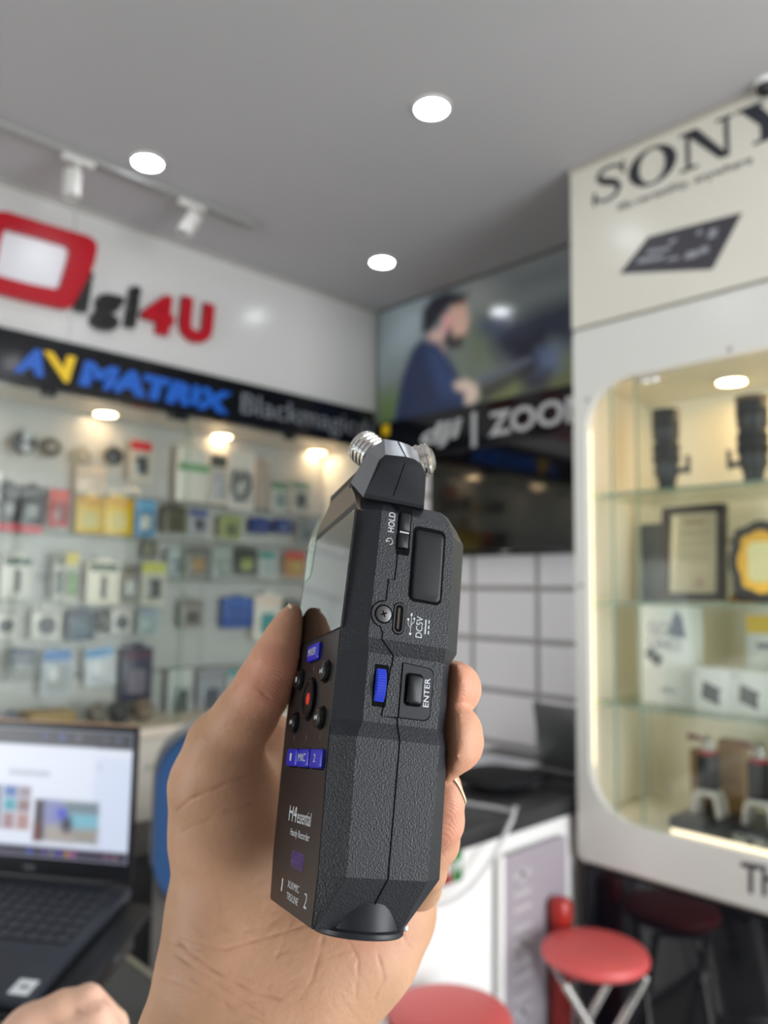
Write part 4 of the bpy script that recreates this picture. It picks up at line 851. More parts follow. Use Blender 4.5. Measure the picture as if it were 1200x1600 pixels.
MB().box((LW / 2, 0.2325, -0.005), (LW - 0.01, 0.0015, 0.0075), 0.0005, MLs).build('lid_edge', mat('lid_edge_lit', (206, 170, 140), 0.35, 0.4), lt)  # warm light caught on the lid's top edge, painted as its colour
MB().cyl(MBs @ Vector((0.04, 0, 0.0)), MBs @ Vector((LW - 0.04, 0, 0.0)), 0.006).build('hinge_bar', M_BLACK, lt)
SW, SH, SX, SY = 0.343, 0.192, 0.0075, 0.030
o0 = H + Nl * 0.0042 + Wd * (SX + SW) + Ld * SY - np.array(lt.location)
def u(x): return 1 - x   # measured from the screen's near side
pg = [([(0, .10), (1, .10), (1, .865), (0, .865)], (214, 224, 246), .002), ([(0, .865), (1, .865), (1, 1), (0, 1)], (30, 32, 44), .002), ([(0, 0), (1, 0), (1, .085), (0, .085)], (52, 44, 66), .002),
      ([(0, .10), (u(.18), .10), (u(.18), .865), (0, .865)], (226, 233, 248), .003), ([(0, .8), (1, .8), (1, .86), (0, .86)], (226, 232, 246), .002),
      ([(u(.46), .13), (u(.15), .13), (u(.15), .445), (u(.46), .445)], (150, 160, 172), .002), ([(u(.46), .13), (u(.41), .13), (u(.41), .445), (u(.46), .445)], (58, 44, 58), .003),
      ([(u(.41), .26), (u(.33), .26), (u(.33), .445), (u(.41), .445)], (134, 140, 190), .006), ([(u(.31), .24), (u(.15), .24), (u(.15), .36), (u(.31), .36)], (120, 186, 206), .006), ([(u(.31), .36), (u(.15), .36), (u(.15), .44), (u(.31), .44)], (110, 132, 142), .006),
      ([(u(.3), .15), (u(.15), .15), (u(.15), .24), (u(.29), .22)], (158, 150, 138), .008), ([(u(.4), .14), (u(.27), .14), (u(.28), .22), (u(.39), .25)], (176, 166, 156), .008), (ell(u(.30), .27, .028, .07), (52, 52, 66), .006), (ell(u(.325), .35, .024, .045), (70, 80, 200), .005),
      ([(u(.46), .13), (u(.43), .13), (u(.43), .26), (u(.46), .26)], (120, 64, 52), .005)]
for k, (a, b, c, d, rgb) in enumerate(((.62, .555, .45, .54, (70, 110, 176)), (.55, .485, .45, .54, (150, 140, 150)), (.62, .555, .34, .44, (70, 160, 178)), (.55, .485, .34, .44, (140, 116, 120)), (.62, .56, .2, .33, (160, 130, 136)), (.55, .485, .2, .33, (176, 140, 140)), (.7, .63, .2, .54, (120, 130, 150)))):
    pg.append(([(u(a), c), (u(b), c), (u(b), d), (u(a), d)], rgb, .003))
pg += [([(u(.6), .63), (u(.4), .63), (u(.4), .665), (u(.6), .665)], (176, 182, 196), .004), (ell(u(.155), .72, .012, .02), (196, 204, 222), .003)]
for k, (x, rgb) in enumerate(((.475, (44, 90, 180)), (.40, (88, 70, 150)), (.365, (120, 120, 130)), (.33, (70, 66, 180)), (.29, (186, 134, 80)), (.26, (170, 90, 160)), (.1, (120, 84, 110)), (.06, (130, 96, 110)))): pg.append((ell(u(x), .042, .011, .02), rgb, .003))
for x, rgb in ((.43, (46, 54, 120)), (.345, (60, 80, 150)), (.265, (96, 92, 110)), (.13, (70, 72, 88)), (.07, (80, 84, 110))): pg.append((ell(u(x), .94, .014, .02), rgb, .003))
print_sheet('screen', o0, -Wd * SW, Ld * SH, 220, 110, pg, (214, 224, 246), attr_mat('screen_page', 'print', 0.3, emit=0.72), lt)
MB().box((0.17, 0.014, -0.0012), (0.02, 0.006, 0.0006), 0, MLs).build('maker_mark', M_DKGREY, lt, smooth=False)
# riser under the laptop
rs = thing('laptop_riser', 'black plastic laptop riser with upturned rim under the black laptop', 'laptop stand', (lt.location.x, lt.location.y, 0.7505))
def rsp(o, x, y, z): return Matrix([[x[i], y[i], z[i], o[i] - rs.location[i]] for i in range(3)] + [[0, 0, 0, 1]])
MR = rsp(H - Nb * 0.0195, Wd, Bd, Nb)
MB().box((LW / 2 - 0.01, 0.13, -0.006), (LW + 0.06, 0.24, 0.010), 0.004, MR).build('plate', M_BLACK, rs)
MB().box((-0.048, 0.17, 0.002), (0.012, 0.15, 0.026), 0.004, MR).build('rim', M_BLACK, rs)
MB().box((-0.047, 0.14, 0.004), (0.016, 0.018, 0.012), 0.003, MR).build('latch', M_DKGREY, rs)
for x in (0.02, LW - 0.04):
    top = MR @ Vector((x, 0.1, -0.01)); t2 = MR @ Vector((x, 0.16, -0.01))
    MB().loft([[(top.x - .02, top.y - .02, 0), (top.x + .02, top.y - .02, 0), (t2.x + .02, t2.y + .02, 0), (t2.x - .02, t2.y + .02, 0)], [(top.x - .015, top.y - .015, top.z), (top.x + .015, top.y - .015, top.z), (t2.x + .015, t2.y + .015, t2.z), (t2.x - .015, t2.y + .015, t2.z)]]).build('leg', M_BLACK, rs)
# cream paper at the desk edge
v = at(200, 1592, 2, 0.7512); cp = thing('cream_notepad', 'cream notepad at the desk edge beside the photographer wrist', 'notepad', (0.605, v[1] - 0.06, 0.7505))
MB().box((0, 0, 0.006), (0.06, 0.08, 0.011), 0.002).build('pages', mat('cream_paper', (196, 180, 150), 0.6), cp); MB().box((0, 0.037, 0.0075), (0.06, 0.008, 0.012), 0.001).build('binding', col((160, 140, 110), .5), cp)
# office chair
v = atd(322, 1230, 1.72)
ch = thing('office_chair', 'blue backed office chair with grey post and black seat behind the thumb', 'chair', (v[0] + 0.02, v[1] - 0.0, 0))
import mathutils
fwd = np.array([v[0], v[1], 0]) / np.hypot(v[0], v[1]); right = np.array([fwd[1], -fwd[0], 0])
Mc = Matrix([[right[0], fwd[0], 0, 0], [right[1], fwd[1], 0, 0], [0, 0, 1, 0], [0, 0, 0, 1]])
rings = []
zc_ = v[2] - 0.03
for k, (yo, sc2) in enumerate(((-0.03, .86), (-0.035, .95), (-0.015, 1.0), (0.02, .98), (0.03, .9))):
    rings.append([(x * sc2, yo + 0.9 * (x * sc2) ** 2, zc_ - 0.035 + z * sc2) for x, z in rrect(0.25, 0.38, 0.11, 8)])
MB().loft(rings, M=Mc).build('backrest', mat('chair_blue', (24, 66, 112), 0.75, bump=(700, 0.5, 0.001)), ch, angle=60)
rings = [[(x * 1.03, 0.042 + 0.9 * x * x, zc_ - 0.035 + z * 1.03) for x, z in rrect(0.26, 0.39, 0.115, 8)], [(x * 1.03, 0.056 + 0.9 * x * x, zc_ - 0.035 + z * 1.03) for x, z in rrect(0.26, 0.39, 0.115, 8)]]
MB().loft(rings, M=Mc).build('back_shell', mat('chair_shell', (150, 148, 146), 0.4), ch, angle=60)
MB().box((0, -0.15, 0.47), (0.36, 0.36, 0.08), 0.03, Mc).build('seat', mat('chair_seat', (20, 22, 28), 0.8), ch)
MB().box((-0.105, 0.045, 0.62), (0.035, 0.016, 0.30), 0.005, Mc).build('back_post', mat('post_grey', (92, 88, 84), 0.4), ch)
MB().box((0, 0.05, 0.455), (0.3, 0.06, 0.03), 0.005, Mc).build('bracket', M_BLACK, ch)
MB().cyl(Mc @ Vector((0, -0.15, 0.1)), Mc @ Vector((0, -0.15, 0.44)), 0.028).build('gas_lift', M_BLACK, ch)
for k in range(5):
    a = 2 * math.pi * k / 5; e = Mc @ Vector((0.2 * math.cos(a), -0.15 + 0.2 * math.sin(a), 0.075))
    lg = MB().tube([Mc @ Vector((0, -0.15, 0.11)), e], [0.026, 0.016], 10).build('leg', M_BLACK, ch)
    MB().lathe((e.x, e.y - 0.012, 0.028), (0, 1, 0), [(0.022, 0), (0.028, 0.006), (0.028, 0.018), (0.022, 0.024)], 16).build('caster', M_BLACK, lg)
# black drawer unit under the case beside the chair
du = thing('drawer_unit', 'black low drawer unit on the floor behind the desk', 'drawer unit', (1.0, 2.5, 0))
MB().box((0, 0, 0.28), (0.9, 0.34, 0.5), 0.006).build('body', M_BLACK, du)
for k in range(3): d_ = MB().box((0, -0.178, 0.12 + k * 0.16), (0.86, 0.016, 0.145), 0.003).build('drawer', mat('drawer_black', (22, 23, 27), 0.5), du); MB().box((0, -0.19, 0.12 + k * 0.16), (0.12, 0.012, 0.012), 0.003).build('handle', M_DKGREY, d_)
for x in (-0.4, 0.4):
    for y in (-0.12, 0.12): MB().cyl((x, y, 0), (x, y, 0.03), 0.02).build('foot', M_BLACK, du)
# ------------------------------------------------------------------ the recorder (its own axes: a thickness, b height, c outwards of the near side; millimetres)
DR = np.array([[0.93040811, 0.08794323, 0.35581839], [0.19362873, -0.94219984, -0.27343624], [0.31120517, 0.32330396, -0.89365871]])
ORI = np.array([(565 - 600) / FPX, (1125 - 800) / FPX, 1.0]) * 0.232
RW = RC.T @ DR; OW = RC.T @ ORI + CAM
rec = bpy.data.objects.new('audio_recorder', None); COL.objects.link(rec); rec.empty_display_size = 0.02
rec.matrix_world = Matrix([[RW[i][0], RW[i][1], RW[i][2], OW[i]] for i in range(3)] + [[0, 0, 0, 1]])
tag(rec, 'dark grey handheld audio recorder with blue buttons and chrome microphones, held upright', 'audio recorder')
S = 0.001
def D3(a, b, c): return Vector((a * S, b * S, c * S))
M_BODY = mat('recorder_body', (36, 38, 42), 0.4, bump=(1750, 0.65, 0.0004), spec=0.35)
M_SMOOTH = mat('recorder_smooth', (36, 38, 43), 0.4, spec=0.3, bump=(2600, 0.1, 0.0001))
M_FRONT = mat('recorder_front', (34, 30, 31), 0.36, spec=0.3)
M_GUARD = mat('guard_metallic', (150, 152, 156), 0.28, 0.85, bump=(2600, 0.1, 0.0001))
M_GDARK = mat('guard_dark', (22, 25, 29), 0.4, spec=0.25)
M_SEAM = mat('seam_black', (3, 3, 4), 0.7, spec=0.08)
M_PRT = mat('white_print', (196, 200, 202), 0.5)
M_BBLUE = mat('button_blue', (22, 30, 178), 0.32)
M_BTN = mat('button_black', (10, 11, 13), 0.3, spec=0.3)
def sect(b, F, M, Sx, E_, B, mid=-33.5):
    R = [(F[0], b, F[1]), (M[0], b, M[1]), (Sx[0], b, Sx[1]), (E_[0], b, E_[1]), (B[0], b, B[1])]
    Lf = [(a, bb, 2 * mid - c) for a, bb, c in R[::-1]]
    return [D3(*p) for p in R + Lf]
secs = [sect(-57, (-5.8, -8), (-5.6, -8.2), (-5.2, -8.4), (20.3, -7.6), (22, -10)),
        sect(-42.4, (-6.4, -6), (-3.2, -3), (0, 0), (24.4, 0), (31, -6)),
        sect(-4.7, (-7.4, -6), (-4.1, -3), (-1, 0), (25.7, 0), (31, -6)),
        sect(0, (-7.5, -6.4), (-4.2, -4.9), (1.2, -2.4), (25.6, -2.4), (29.6, -6)),
        sect(20.4, (-7.5, -6.2), (-4.2, -4.9), (1.0, -2.4), (26.3, -2.4), (30, -6)),
        sect(24.6, (-7.5, -6), (-3.9, -3), (-0.4, 0), (26.0, 0), (32.8, -7)),
        sect(61.5, (-7.5, -5), (-3.9, -2.6), (0.2, 0), (25.8, 0), (33, -7)),
        sect(65.6, (-7.5, -3.5), (-3.9, -1.8), (0.2, 0), (24.2, 0), (30, -6.5)),
        sect(70.5, (-6.6, -8), (-3, -6), (2, -4), (22.5, -4), (27, -8))]
mb = MB(); mb.loft(secs)
mb.build('body', M_BODY, rec, angle=12)
# front plate (slightly proud), screen glass, top strip
def af(b): return -7.5 if b > 0 else -7.5 + 1.6 * (-b) / 57
mb = MB(); mb.loft([[D3(af(b) - o, b, c) for b, c in ((-56.5, -8.2), (-42, -6.2), (-2, -6.4), (26.6, -6.2), (26.6, -60.8), (-2, -60.6), (-42, -60.6), (-56.5, -58.4))] for o in (-0.05, 0.25)])
mb.build('front_plate', M_FRONT, rec, angle=12)
mb = MB(); mb.loft([[D3(-7.4 - o, b, c) for b, c in ((27.3, -4.9), (65.2, -2.6), (65.6, -55.5), (64, -57), (27.3, -60.2))] for o in (0.0, 0.65)])
mb.build('screen_glass', mat('screen_black_glass', (9, 9, 11), 0.03, spec=0.8), rec, smooth=False)
mb = MB(); mb.loft([[D3(-7.3, 65.2, -2.5), D3(-7.3, 65.2, -59.5), D3(-5.6, 80, -42), D3(-5.6, 80, -20), D3(-6.9, 72, -8.5)], [D3(8, 65, -2.5), D3(8, 65, -59.5), D3(8, 80, -42), D3(8, 80, -20), D3(8, 72, -8.5)]])
mb.build('top_front', mat('top_front_warm_glow', (104, 92, 80), 0.4, bump=(1500, 0.2, 0.0002)), rec, angle=10)  # reflection of the warm wall case put into this colour
mb = MB(); mb.loft([[D3(-8.2 - o, b, c) for b, c in ((75, -45), (66, -47.5), (54, -49), (52, -51), (52, -57.5), (66, -57.8), (71.5, -52))] for o in (0, 0.12)])
mb.build('protective_film', glass('film', (238, 246, 238), 1.0, 0.05), rec, smooth=False)
# microphone guards, one each side
P1 = [(-5.6, 70.6), (-1.6, 80.5), (.8, 82.7), (6.3, 82.9), (10.3, 82.9), (13.9, 80.4), (14.5, 70.6)]
P2 = [(-6.3, 69.0), (-2.2, 82.9), (-.2, 85.3), (7.1, 86.2), (10.1, 86.1), (12.7, 85), (14.9, 82), (15.0, 69.5)]
P3 = [(-7.4, 77.8, -13), (-4.2, 88.3, -7.5), (1.0, 93.6, -7), (6, 94, -7), (10, 93.6, -7), (13.2, 92, -7), (17, 85.4, -7), (17, 70, -7)]
P4 = [(-6.6, 77.8, -18), (-2.0, 88, -14), (2.0, 92, -14), (6, 92, -14), (10, 91.5, -14), (12.5, 90, -14), (15, 85, -14), (15, 70, -14)]
for sgn in (1, -1):
    cc = (lambda c: c) if sgn > 0 else (lambda c: -67 - c)
    if sgn < 0:
        sh2 = lambda p: (p[0] * .62 + 6.5, 70 + (p[1] - 70) * .8) + tuple(p[2:]); P1, P2, P3, P4 = ([sh2(p) for p in Q] for Q in (P1, P2, P3, P4))
    g = MB().loft([[D3(a, b, cc(-0.9)) for a, b in P2], [D3(a, b, cc(c)) for a, b, c in P3], [D3(a, b, cc(c)) for a, b, c in P4]]).build('microphone_guard', M_GUARD, rec, angle=25)
    rim = MB(); rim.loft([[D3(a, b, cc(-1.1)) for a, b in P2], [D3(a, b, cc(-0.5)) for a, b in [(x_ * .985 + .06, (y_ - 77) * .985 + 77) for x_, y_ in P2]], [D3(a, b, cc(0.0)) for a, b in ([(-5.9, 70.2), (-1.75, 81), (.6, 83.6), (6.3, 84), (10.3, 83.9), (12.3, 82.9), (14.2, 80.6), (14.6, 70.2)] if sgn > 0 else [(x_ * .96 + .3, (y_ - 76) * .96 + 76) for x_, y_ in P2])]]); rim.build('guard_face', M_GDARK, g, angle=20)
    if sgn > 0:
        sm = MB()
        for pts, c0 in (([(6.0, 94.1, -7), (7.1, 86.3, -0.85)], 0), ([(7.1, 86.25, -0.7), (6.5, 82.9, 0.05), (3.7, 71.5, 0.05)], 0)):
            sm.tube([D3(*p) for p in pts], 0.00016, 6)
        sm.build('guard_seam', M_SEAM, g)
# crossed microphones
M_RIDGE = mat('mic_chrome', (230, 226, 220), 0.09, 1.0); M_MESH = mat('mic_mesh', (120, 118, 112), 0.35, 0.9, bump=(4000, 0.8, 0.0003))
def mic(base, axis, Lm, r=6.4):
    base, axis = D3(*base), Vector(axis).normalized(); prof = [(r * .86, -9), (r * .9, -3)]; h = -2.6
    for k in range(4): prof += [(r * .93, h), (r, h + .35), (r, h + 1.15), (r * .93, h + 1.5)]; h += 1.9
    prof += [(r * .97, h), (r * .93, h + 0.9), (r * .7, h + 1.5)]
    m_ = MB().lathe(base, axis, [(a * S, b * S) for a, b in prof], 40).build('microphone', M_RIDGE, rec, angle=25)
    MB().lathe(base + axis * ((h + 1.3) * S), axis, [(r * .72 * S, 0), (r * .6 * S, 0.9 * S), (r * .3 * S, 1.4 * S), (0, 1.55 * S)], 32).build('grille', M_MESH, m_)
mic((1.6, 93.6, -21), (-.52, .62, -.58), 12)
mic((15.5, 91.0, -15), (.80, .25, .40), 12, 6.0)
MB().loft([[D3(a, b, c) for a, c in ((-3, -14), (16, -14), (16, -53), (-3, -53))] for b in (70, 86)]).build('microphone_mount', M_GDARK, rec, smooth=False)
# bottom socket barrels
for c0 in (-16, -51):
    MB().lathe(D3(10.3, -58.6, c0), (0, 1, 0), [(13.0 * S, 0), (13.5 * S, .5 * S), (13.5 * S, 1.6 * S), (12.4 * S, 2.2 * S), (12.4 * S, 9 * S), (11 * S, 12 * S)], 48).build('socket_barrel', M_SMOOTH, rec, angle=40)
# seams on the near side
def seam(pts, par=rec, r=0.00021, c=0.02):
    return MB().tube([D3(a, b, cc_) for a, b, cc_ in [(p + (c,))[:3] if len(p) == 2 else p for p in pts]], r, 6).build('seam', M_SEAM, par)
seam([(12.2, 2.0, -2.35), (12.3, 0, -2.35), (12.6, -4.7, 0.02), (12.3, -42.4, 0.02), (10.3, -50, -4.2), (9.6, -56.5, -7.5)])
seam([(6.9, 53, 0.02), (6.6, 43.6, 0.02), (4.6, 43.6, 0.02), (4.3, 36.6, 0.02)] + [(3.9 + 4.1 * math.cos(t), 32.3 + 4.1 * math.sin(t), 0.02) for t in np.linspace(math.radians(95), math.radians(262), 12)] + [(4.2, 26.4, 0.02), (4.0, 24.6, 0.02), (9.2, 20.4, -2.35), (8.9, 16.8, -2.35)])
seam([(8.7, 16.8, -2.35), (7.0, 2.0, -2.35), (12.2, 2.0, -2.35)])
seam([(3.7, 71.5, 0.05), (3.6, 70.4, -3.4), (6.0, 67.2, -0.2)])
# enter panel
def on_side(poly, c0, h): return MB().prism([(x * S, y * S) for x, y in poly], D3(0, 0, c0), (1, 0, 0), (0, 1, 0), h * S)
ep = [(12.5, 2.3)] + [(22.6 - 2.3 + 2.3 * math.cos(t), 2.3 + 2.3 - 2.3 * math.sin(t) - 0) for t in np.linspace(math.pi / 2, 0, 6)] + [(22.9 - 2.3 + 2.3 * math.cos(t), 18.0 - 2.3 + 2.3 * math.sin(t)) for t in np.linspace(0, math.pi / 2, 6)] + [(12.6, 18.6)]
e_p = on_side([(x + (.35 if x > 15 else -.3), y + (.3 if y > 10 else -.3)) for x, y in ep], -2.6, 0.26).build('panel_gap', M_SEAM, rec, smooth=False)
ent = on_side(ep, -2.5, 0.45).build('enter_panel', M_SMOOTH, rec, smooth=False)
def round_button(name, cx, cy, w, h, r, c0, hh, m, par):
    mb = MB(); rr = rrect(w, h, r, 6)
    mb.loft([[D3(cx + x * k, cy + y * k, c0 + z) for x, y in rr] for k, z in ((1, 0), (1, hh * .6), (.93, hh * .92), (.86, hh))]); return mb.build(name, m, par, angle=45)
on_side([(x + 16.6, y + 10.9) for x, y in rrect(6.0, 10.0, 1.3, 6)], -2.1, 0.1).build('button_gap', M_SEAM, ent, smooth=False)
round_button('enter_button', 16.8, 10.9, 4.9, 8.9, 1.0, -2.3, 1.3, M_BTN, ent)
def side_text(s, a0, a1, b0, b1, c, par=rec, bold=0.0):     # reads upwards, letter tops towards smaller a
    return text_obj('print', s, D3(a1, b0, c), (0, (b1 - b0) * S, 0), (-(a1 - a0) * S, 0, 0), M_PRT, par, 0.00004, bold)
side_text('ENTER', 20.1, 21.9, 6.2, 15.0, -2.02, ent, 0.01)
# encoder wheel
on_side([(x + 5.8, y + 10.9) for x, y in rrect(4.6, 12.6, .4, 4)], -2.4, 0.06).build('wheel_slot', M_SEAM, rec, smooth=False)
mb = MB(); n = 288; rg = []
for a_, k in ((4.0, .96), (4.4, 1.0), (6.9, 1.0), (7.3, .96)):
    rg.append([D3(a_, 10.9 + 9 * (k - (.035 if i % 4 in (0, 1) else 0)) * math.sin(2 * math.pi * i / n), -9.6 + 9 * (k - (.035 if i % 4 in (0, 1) else 0)) * math.cos(2 * math.pi * i / n)) for i in range(n)])
mb.loft(rg); mb.build('encoder_wheel', mat('wheel_blue', (36, 58, 186), 0.35), rec, smooth=False)
# power switch
sw = on_side([(x + 8.4, y + 60.2) for x, y in rrect(4.6, 16.2, .8, 4)], 0.0, 0.05).build('switch_slot', M_SEAM, rec, smooth=False)
round_button('switch_slider', 8.25, 62.9, 3.7, 6.4, .5, 0.02, .9, M_BTN, sw); round_button('switch_slider', 8.1, 56.6, 3.7, 5.0, .5, 0.02, .8, M_BTN, sw)
MB().box(D3(8.2, 59.4, .5), (3.2 * S, .5 * S, .7 * S)).build('switch_ridge', M_STEEL, sw)
side_text('HOLD', 2.7, 4.9, 58.9, 65.6, 0.03)
mb = MB(); t_ = np.linspace(math.radians(-60), math.radians(240), 16); mb.tube([D3(3.7 + 1.05 * math.sin(t + .0) * 1, 55.8 + 1.05 * math.cos(t), 0.03) for t in np.linspace(math.radians(-60) - 1.05, math.radians(180) - .05, 16)], 0.00011, 6); mb.tube([D3(2.3, 55.8, .03), D3(3.7, 55.8, .03)], 0.00011, 6); mb.build('power_mark', M_PRT, rec)
# card slot cover
sl = on_side([(x + 17.3, y + 50.3) for x, y in rrect(11.6, 25.0, 2.2, 7)], 0.0, 0.06).build('cover_gap', M_SEAM, rec, smooth=False)
round_button('slot_cover', 17.3, 50.0, 10.0, 22.6, 1.6, 0.0, .55, mat('rubber_black', (13, 15, 19), 0.36, spec=0.25), sl)
# screw, usb socket, prints
sc3 = MB().lathe(D3(3.9, 32.3, 0.0), (0, 0, 1), [(3.0 * S, 0), (3.0 * S, .05 * S), (2.7 * S, .06 * S)], 28).build('screw_recess', M_SEAM, rec)
MB().lathe(D3(3.9, 32.3, 0.0), (0, 0, 1), [(2.5 * S, 0), (2.5 * S, .2 * S), (2.1 * S, .32 * S), (0, .34 * S)], 28).build('screw_head', mat('screw_steel', (86, 84, 84), 0.35, 0.8), sc3)
mb = MB(); mb.box(D3(3.9, 32.3, .34), (2.0 * S, .45 * S, .1 * S), 0, Matrix.Translation(D3(3.9, 32.3, 0)) @ Matrix.Rotation(.4, 4, 'Z') @ Matrix.Translation(D3(-3.9, -32.3, 0))); mb.box(D3(3.9, 32.3, .34), (.45 * S, 2.0 * S, .1 * S), 0, Matrix.Translation(D3(3.9, 32.3, 0)) @ Matrix.Rotation(.4, 4, 'Z') @ Matrix.Translation(D3(-3.9, -32.3, 0))); mb.build('screw_cross', M_SEAM, sc3, smooth=False)
us = on_side([(x + 9.0, y + 31.7) for x, y in rrect(4.0, 10.2, 1.95, 8)], 0.0, 0.05).build('usb_socket', M_SEAM, rec, smooth=False)
rr1, rr0 = rrect(3.4, 9.4, 1.65, 8), rrect(2.6, 8.6, 1.25, 8)
mb = MB(); R = [[D3(9 + x, 31.7 + y, c) for x, y in p] for p, c in ((rr1, 0.0), (rr1, .22), (rr0, .22), (rr0, 0.0))]; R.append(R[0]); mb.loft(R, cap=False); mb.build('usb_shell', mat('usb_metal', (80, 80, 82), 0.25, 1.0), us)
MB().box(D3(8.9, 31.7, .08), (.7 * S, 6.6 * S, .12 * S)).build('usb_tongue', mat('usb_tongue', (70, 62, 56), 0.3, 0.6), us)
side_text('DC5V', 15.0, 17.2, 26.7, 33.4, 0.03)
mb = MB(); mb.tube([D3(13.2, 27.6, .03), D3(13.2, 33.4, .03)], .00011, 6); mb.tube([D3(13.2, 29.2, .03), D3(12.2, 30.4, .03), D3(12.2, 31.6, .03)], .00011, 6); mb.tube([D3(13.2, 30.3, .03), D3(14.2, 31.3, .03), D3(14.2, 32.2, .03)], .00011, 6)
mb.lathe(D3(13.2, 27.5, .01), (0, 0, 1), [(.42 * S, 0), (.42 * S, .03 * S)], 14); mb.prism([(12.8 * S, 33.2 * S), (13.6 * S, 33.2 * S), (13.2 * S, 34.3 * S)], D3(0, 0, .01), (1, 0, 0), (0, 1, 0), .03 * S); mb.box(D3(12.2, 31.9, .03), (.6 * S, .6 * S, .04 * S)); mb.lathe(D3(14.2, 32.4, .01), (0, 0, 1), [(.33 * S, 0), (.33 * S, .03 * S)], 12); mb.build('usb_mark', M_PRT, rec)
mb = MB(); mb.box(D3(18.2, 30.4, .03), (.38 * S, 4.6 * S, .04 * S)); [mb.box(D3(19.3, 28.7 + 1.7 * k, .03), (.38 * S, 1.1 * S, .04 * S)) for k in range(3)]; mb.build('dc_mark', M_PRT, rec, smooth=False)
# front buttons: on the front plane, frame (c to the right, b up)
def fb3(name, b, c, w, h, r, hh, m, par, ks=((1, 0), (1, .65), (.93, .93), (.84, 1.0))):
    a0 = af(b) - 0.2; rr = rrect(w, h, r, 6)
    return MB().loft([[D3(a0 - hh * z, b + y * k, c + x * k) for x, y in rr] for k, z in ks]).build(name, m, par, angle=45)
def ftext(s, c0, c1, b0, b1, a=None, par=rec, m=M_PRT, bold=0.0):
    a_ = (af((b0 + b1) / 2) - 0.27) if a is None else a
    return text_obj('print', s, D3(a_, b0, c0), (0, 0, (c1 - c0) * S), (0, (b1 - b0) * S, 0), m, par, 0.00003, bold)
def blue(b, c, w, h, s):
    r_ = fb3('button_gap', b, c, w + .8, h + .8, 1.2, 0.08, M_SEAM, rec); k = fb3('blue_button', b, c, w, h, 1.0, 1.4, M_BBLUE, r_)
    lw = w * .36 if len(s) > 1 else w * .085
    ftext(s, c - lw, c + lw, b - 1.1, b + 1.3, af(b) - 1.66, k, M_PRT, 0.0)
blue(22.3, -31, 13, 5.6, 'MIXER'); blue(-11.5, -43.6, 12.4, 5.6, '1'); blue(-11.6, -29.4, 12.4, 5.6, 'MIC'); blue(-11.7, -14.8, 12.4, 5.6, '2')
for b, c, s in ((14.4, -46, 'stop'), (14.6, -15.6, 'play'), (0.0, -46.5, 'rew'), (0.4, -15.6, 'ff')):
    r_ = fb3('button_gap', b, c, 8.6, 7.2, 3.2, 0.08, M_SEAM, rec); k = fb3('transport_button', b, c, 7.4, 6.2, 2.9, 1.8, M_BTN, r_); x0 = c - 1.2; a = af(b) - 2.05
    mb = MB(); tri = lambda c_, d: mb.loft([[D3(a, b + y, c_ + x * d) for x, y in ((0, -.8), (1.3, 0), (0, .8))], [D3(a - .05, b + y, c_ + x * d) for x, y in ((0, -.8), (1.3, 0), (0, .8))]])
    bar = lambda c_: mb.box(D3(a, b, c_), (.06 * S, 1.6 * S, .4 * S))
    if s == 'stop': mb.box(D3(a, b, c), (.06 * S, 1.7 * S, 1.7 * S))
    if s == 'play': tri(c - 1.6, 1); bar(c + .4); bar(c + 1.2)
    if s == 'rew': tri(c + 1.8, -1); tri(c + .4, -1); bar(c - 1.2)
    if s == 'ff': tri(c - 1.8, 1); tri(c - .4, 1); bar(c + 1.2)
    mb.build('symbol', M_PRT, k, smooth=False)
rcb = MB().lathe(D3(af(7) - .2, 7, -31), (-1, 0, 0), [(7.2 * S, 0), (7.2 * S, .1 * S), (6.6 * S, .12 * S)], 40).build('record_gap', M_SEAM, rec)
MB().lathe(D3(af(7) - .2, 7, -31), (-1, 0, 0), [(6.5 * S, 0), (6.5 * S, 1.1 * S), (6.1 * S, 1.6 * S), (5.3 * S, 1.5 * S), (5.0 * S, .9 * S), (0, .8 * S)], 40).build('record_button', M_BTN, rcb, angle=35)
MB().lathe(D3(af(7) - 1.0, 7, -31), (-1, 0, 0), [(2.0 * S, 0), (1.9 * S, .25 * S), (0, .3 * S)], 24).build('record_dot', mat('record_red', (232, 58, 40), 0.35), rcb)
for b, c in ((17.0, -31), (-5.2, -46.5), (-5.2, -31), (-5.2, -15.3)):
    MB().box(D3(af(b) - .27, b, c), (.06 * S, 1.6 * S, .9 * S)).build('indicator', mat('indicator', (88, 84, 82), 0.4), rec)
ftext('H4', -43.5, -34, -31.2, -25.6, bold=0.0); ftext('essential', -33.2, -17.5, -31.2, -27.0); ftext('Handy Recorder', -40, -17.5, -36.0, -33.2)
pl_ = fb3('float_logo', -41, -29, 15, 6.4, .5, 0.1, mat('logo_purple', (44, 22, 86), 0.4), rec); ftext('32-bit FLOAT', -35, -23, -42.6, -39.4, af(-41) - .34, pl_, mat('logo_lilac', (104, 74, 150), 0.5))
ftext('1', -45, -43.6, -52.4, -48.6); ftext('2', -17.6, -14.6, -53, -48.8); ftext('XLR/MIC', -37.5, -24, -50.2, -48.2); ftext('TRS/LINE', -37.5, -24, -53.6, -51.6)
MB().lathe(D3(32.6, 64, -20), (1, 0, 0), [(2.4 * S, 0), (2.4 * S, .8 * S), (0, 1.0 * S)], 20).build('rear_screw', M_STEEL, rec)
MB().box(D3(23.0, -56.3, -11), (1.6 * S, 1.6 * S, 2.4 * S), .0004).build('strap_eyelet', M_STEEL, rec)

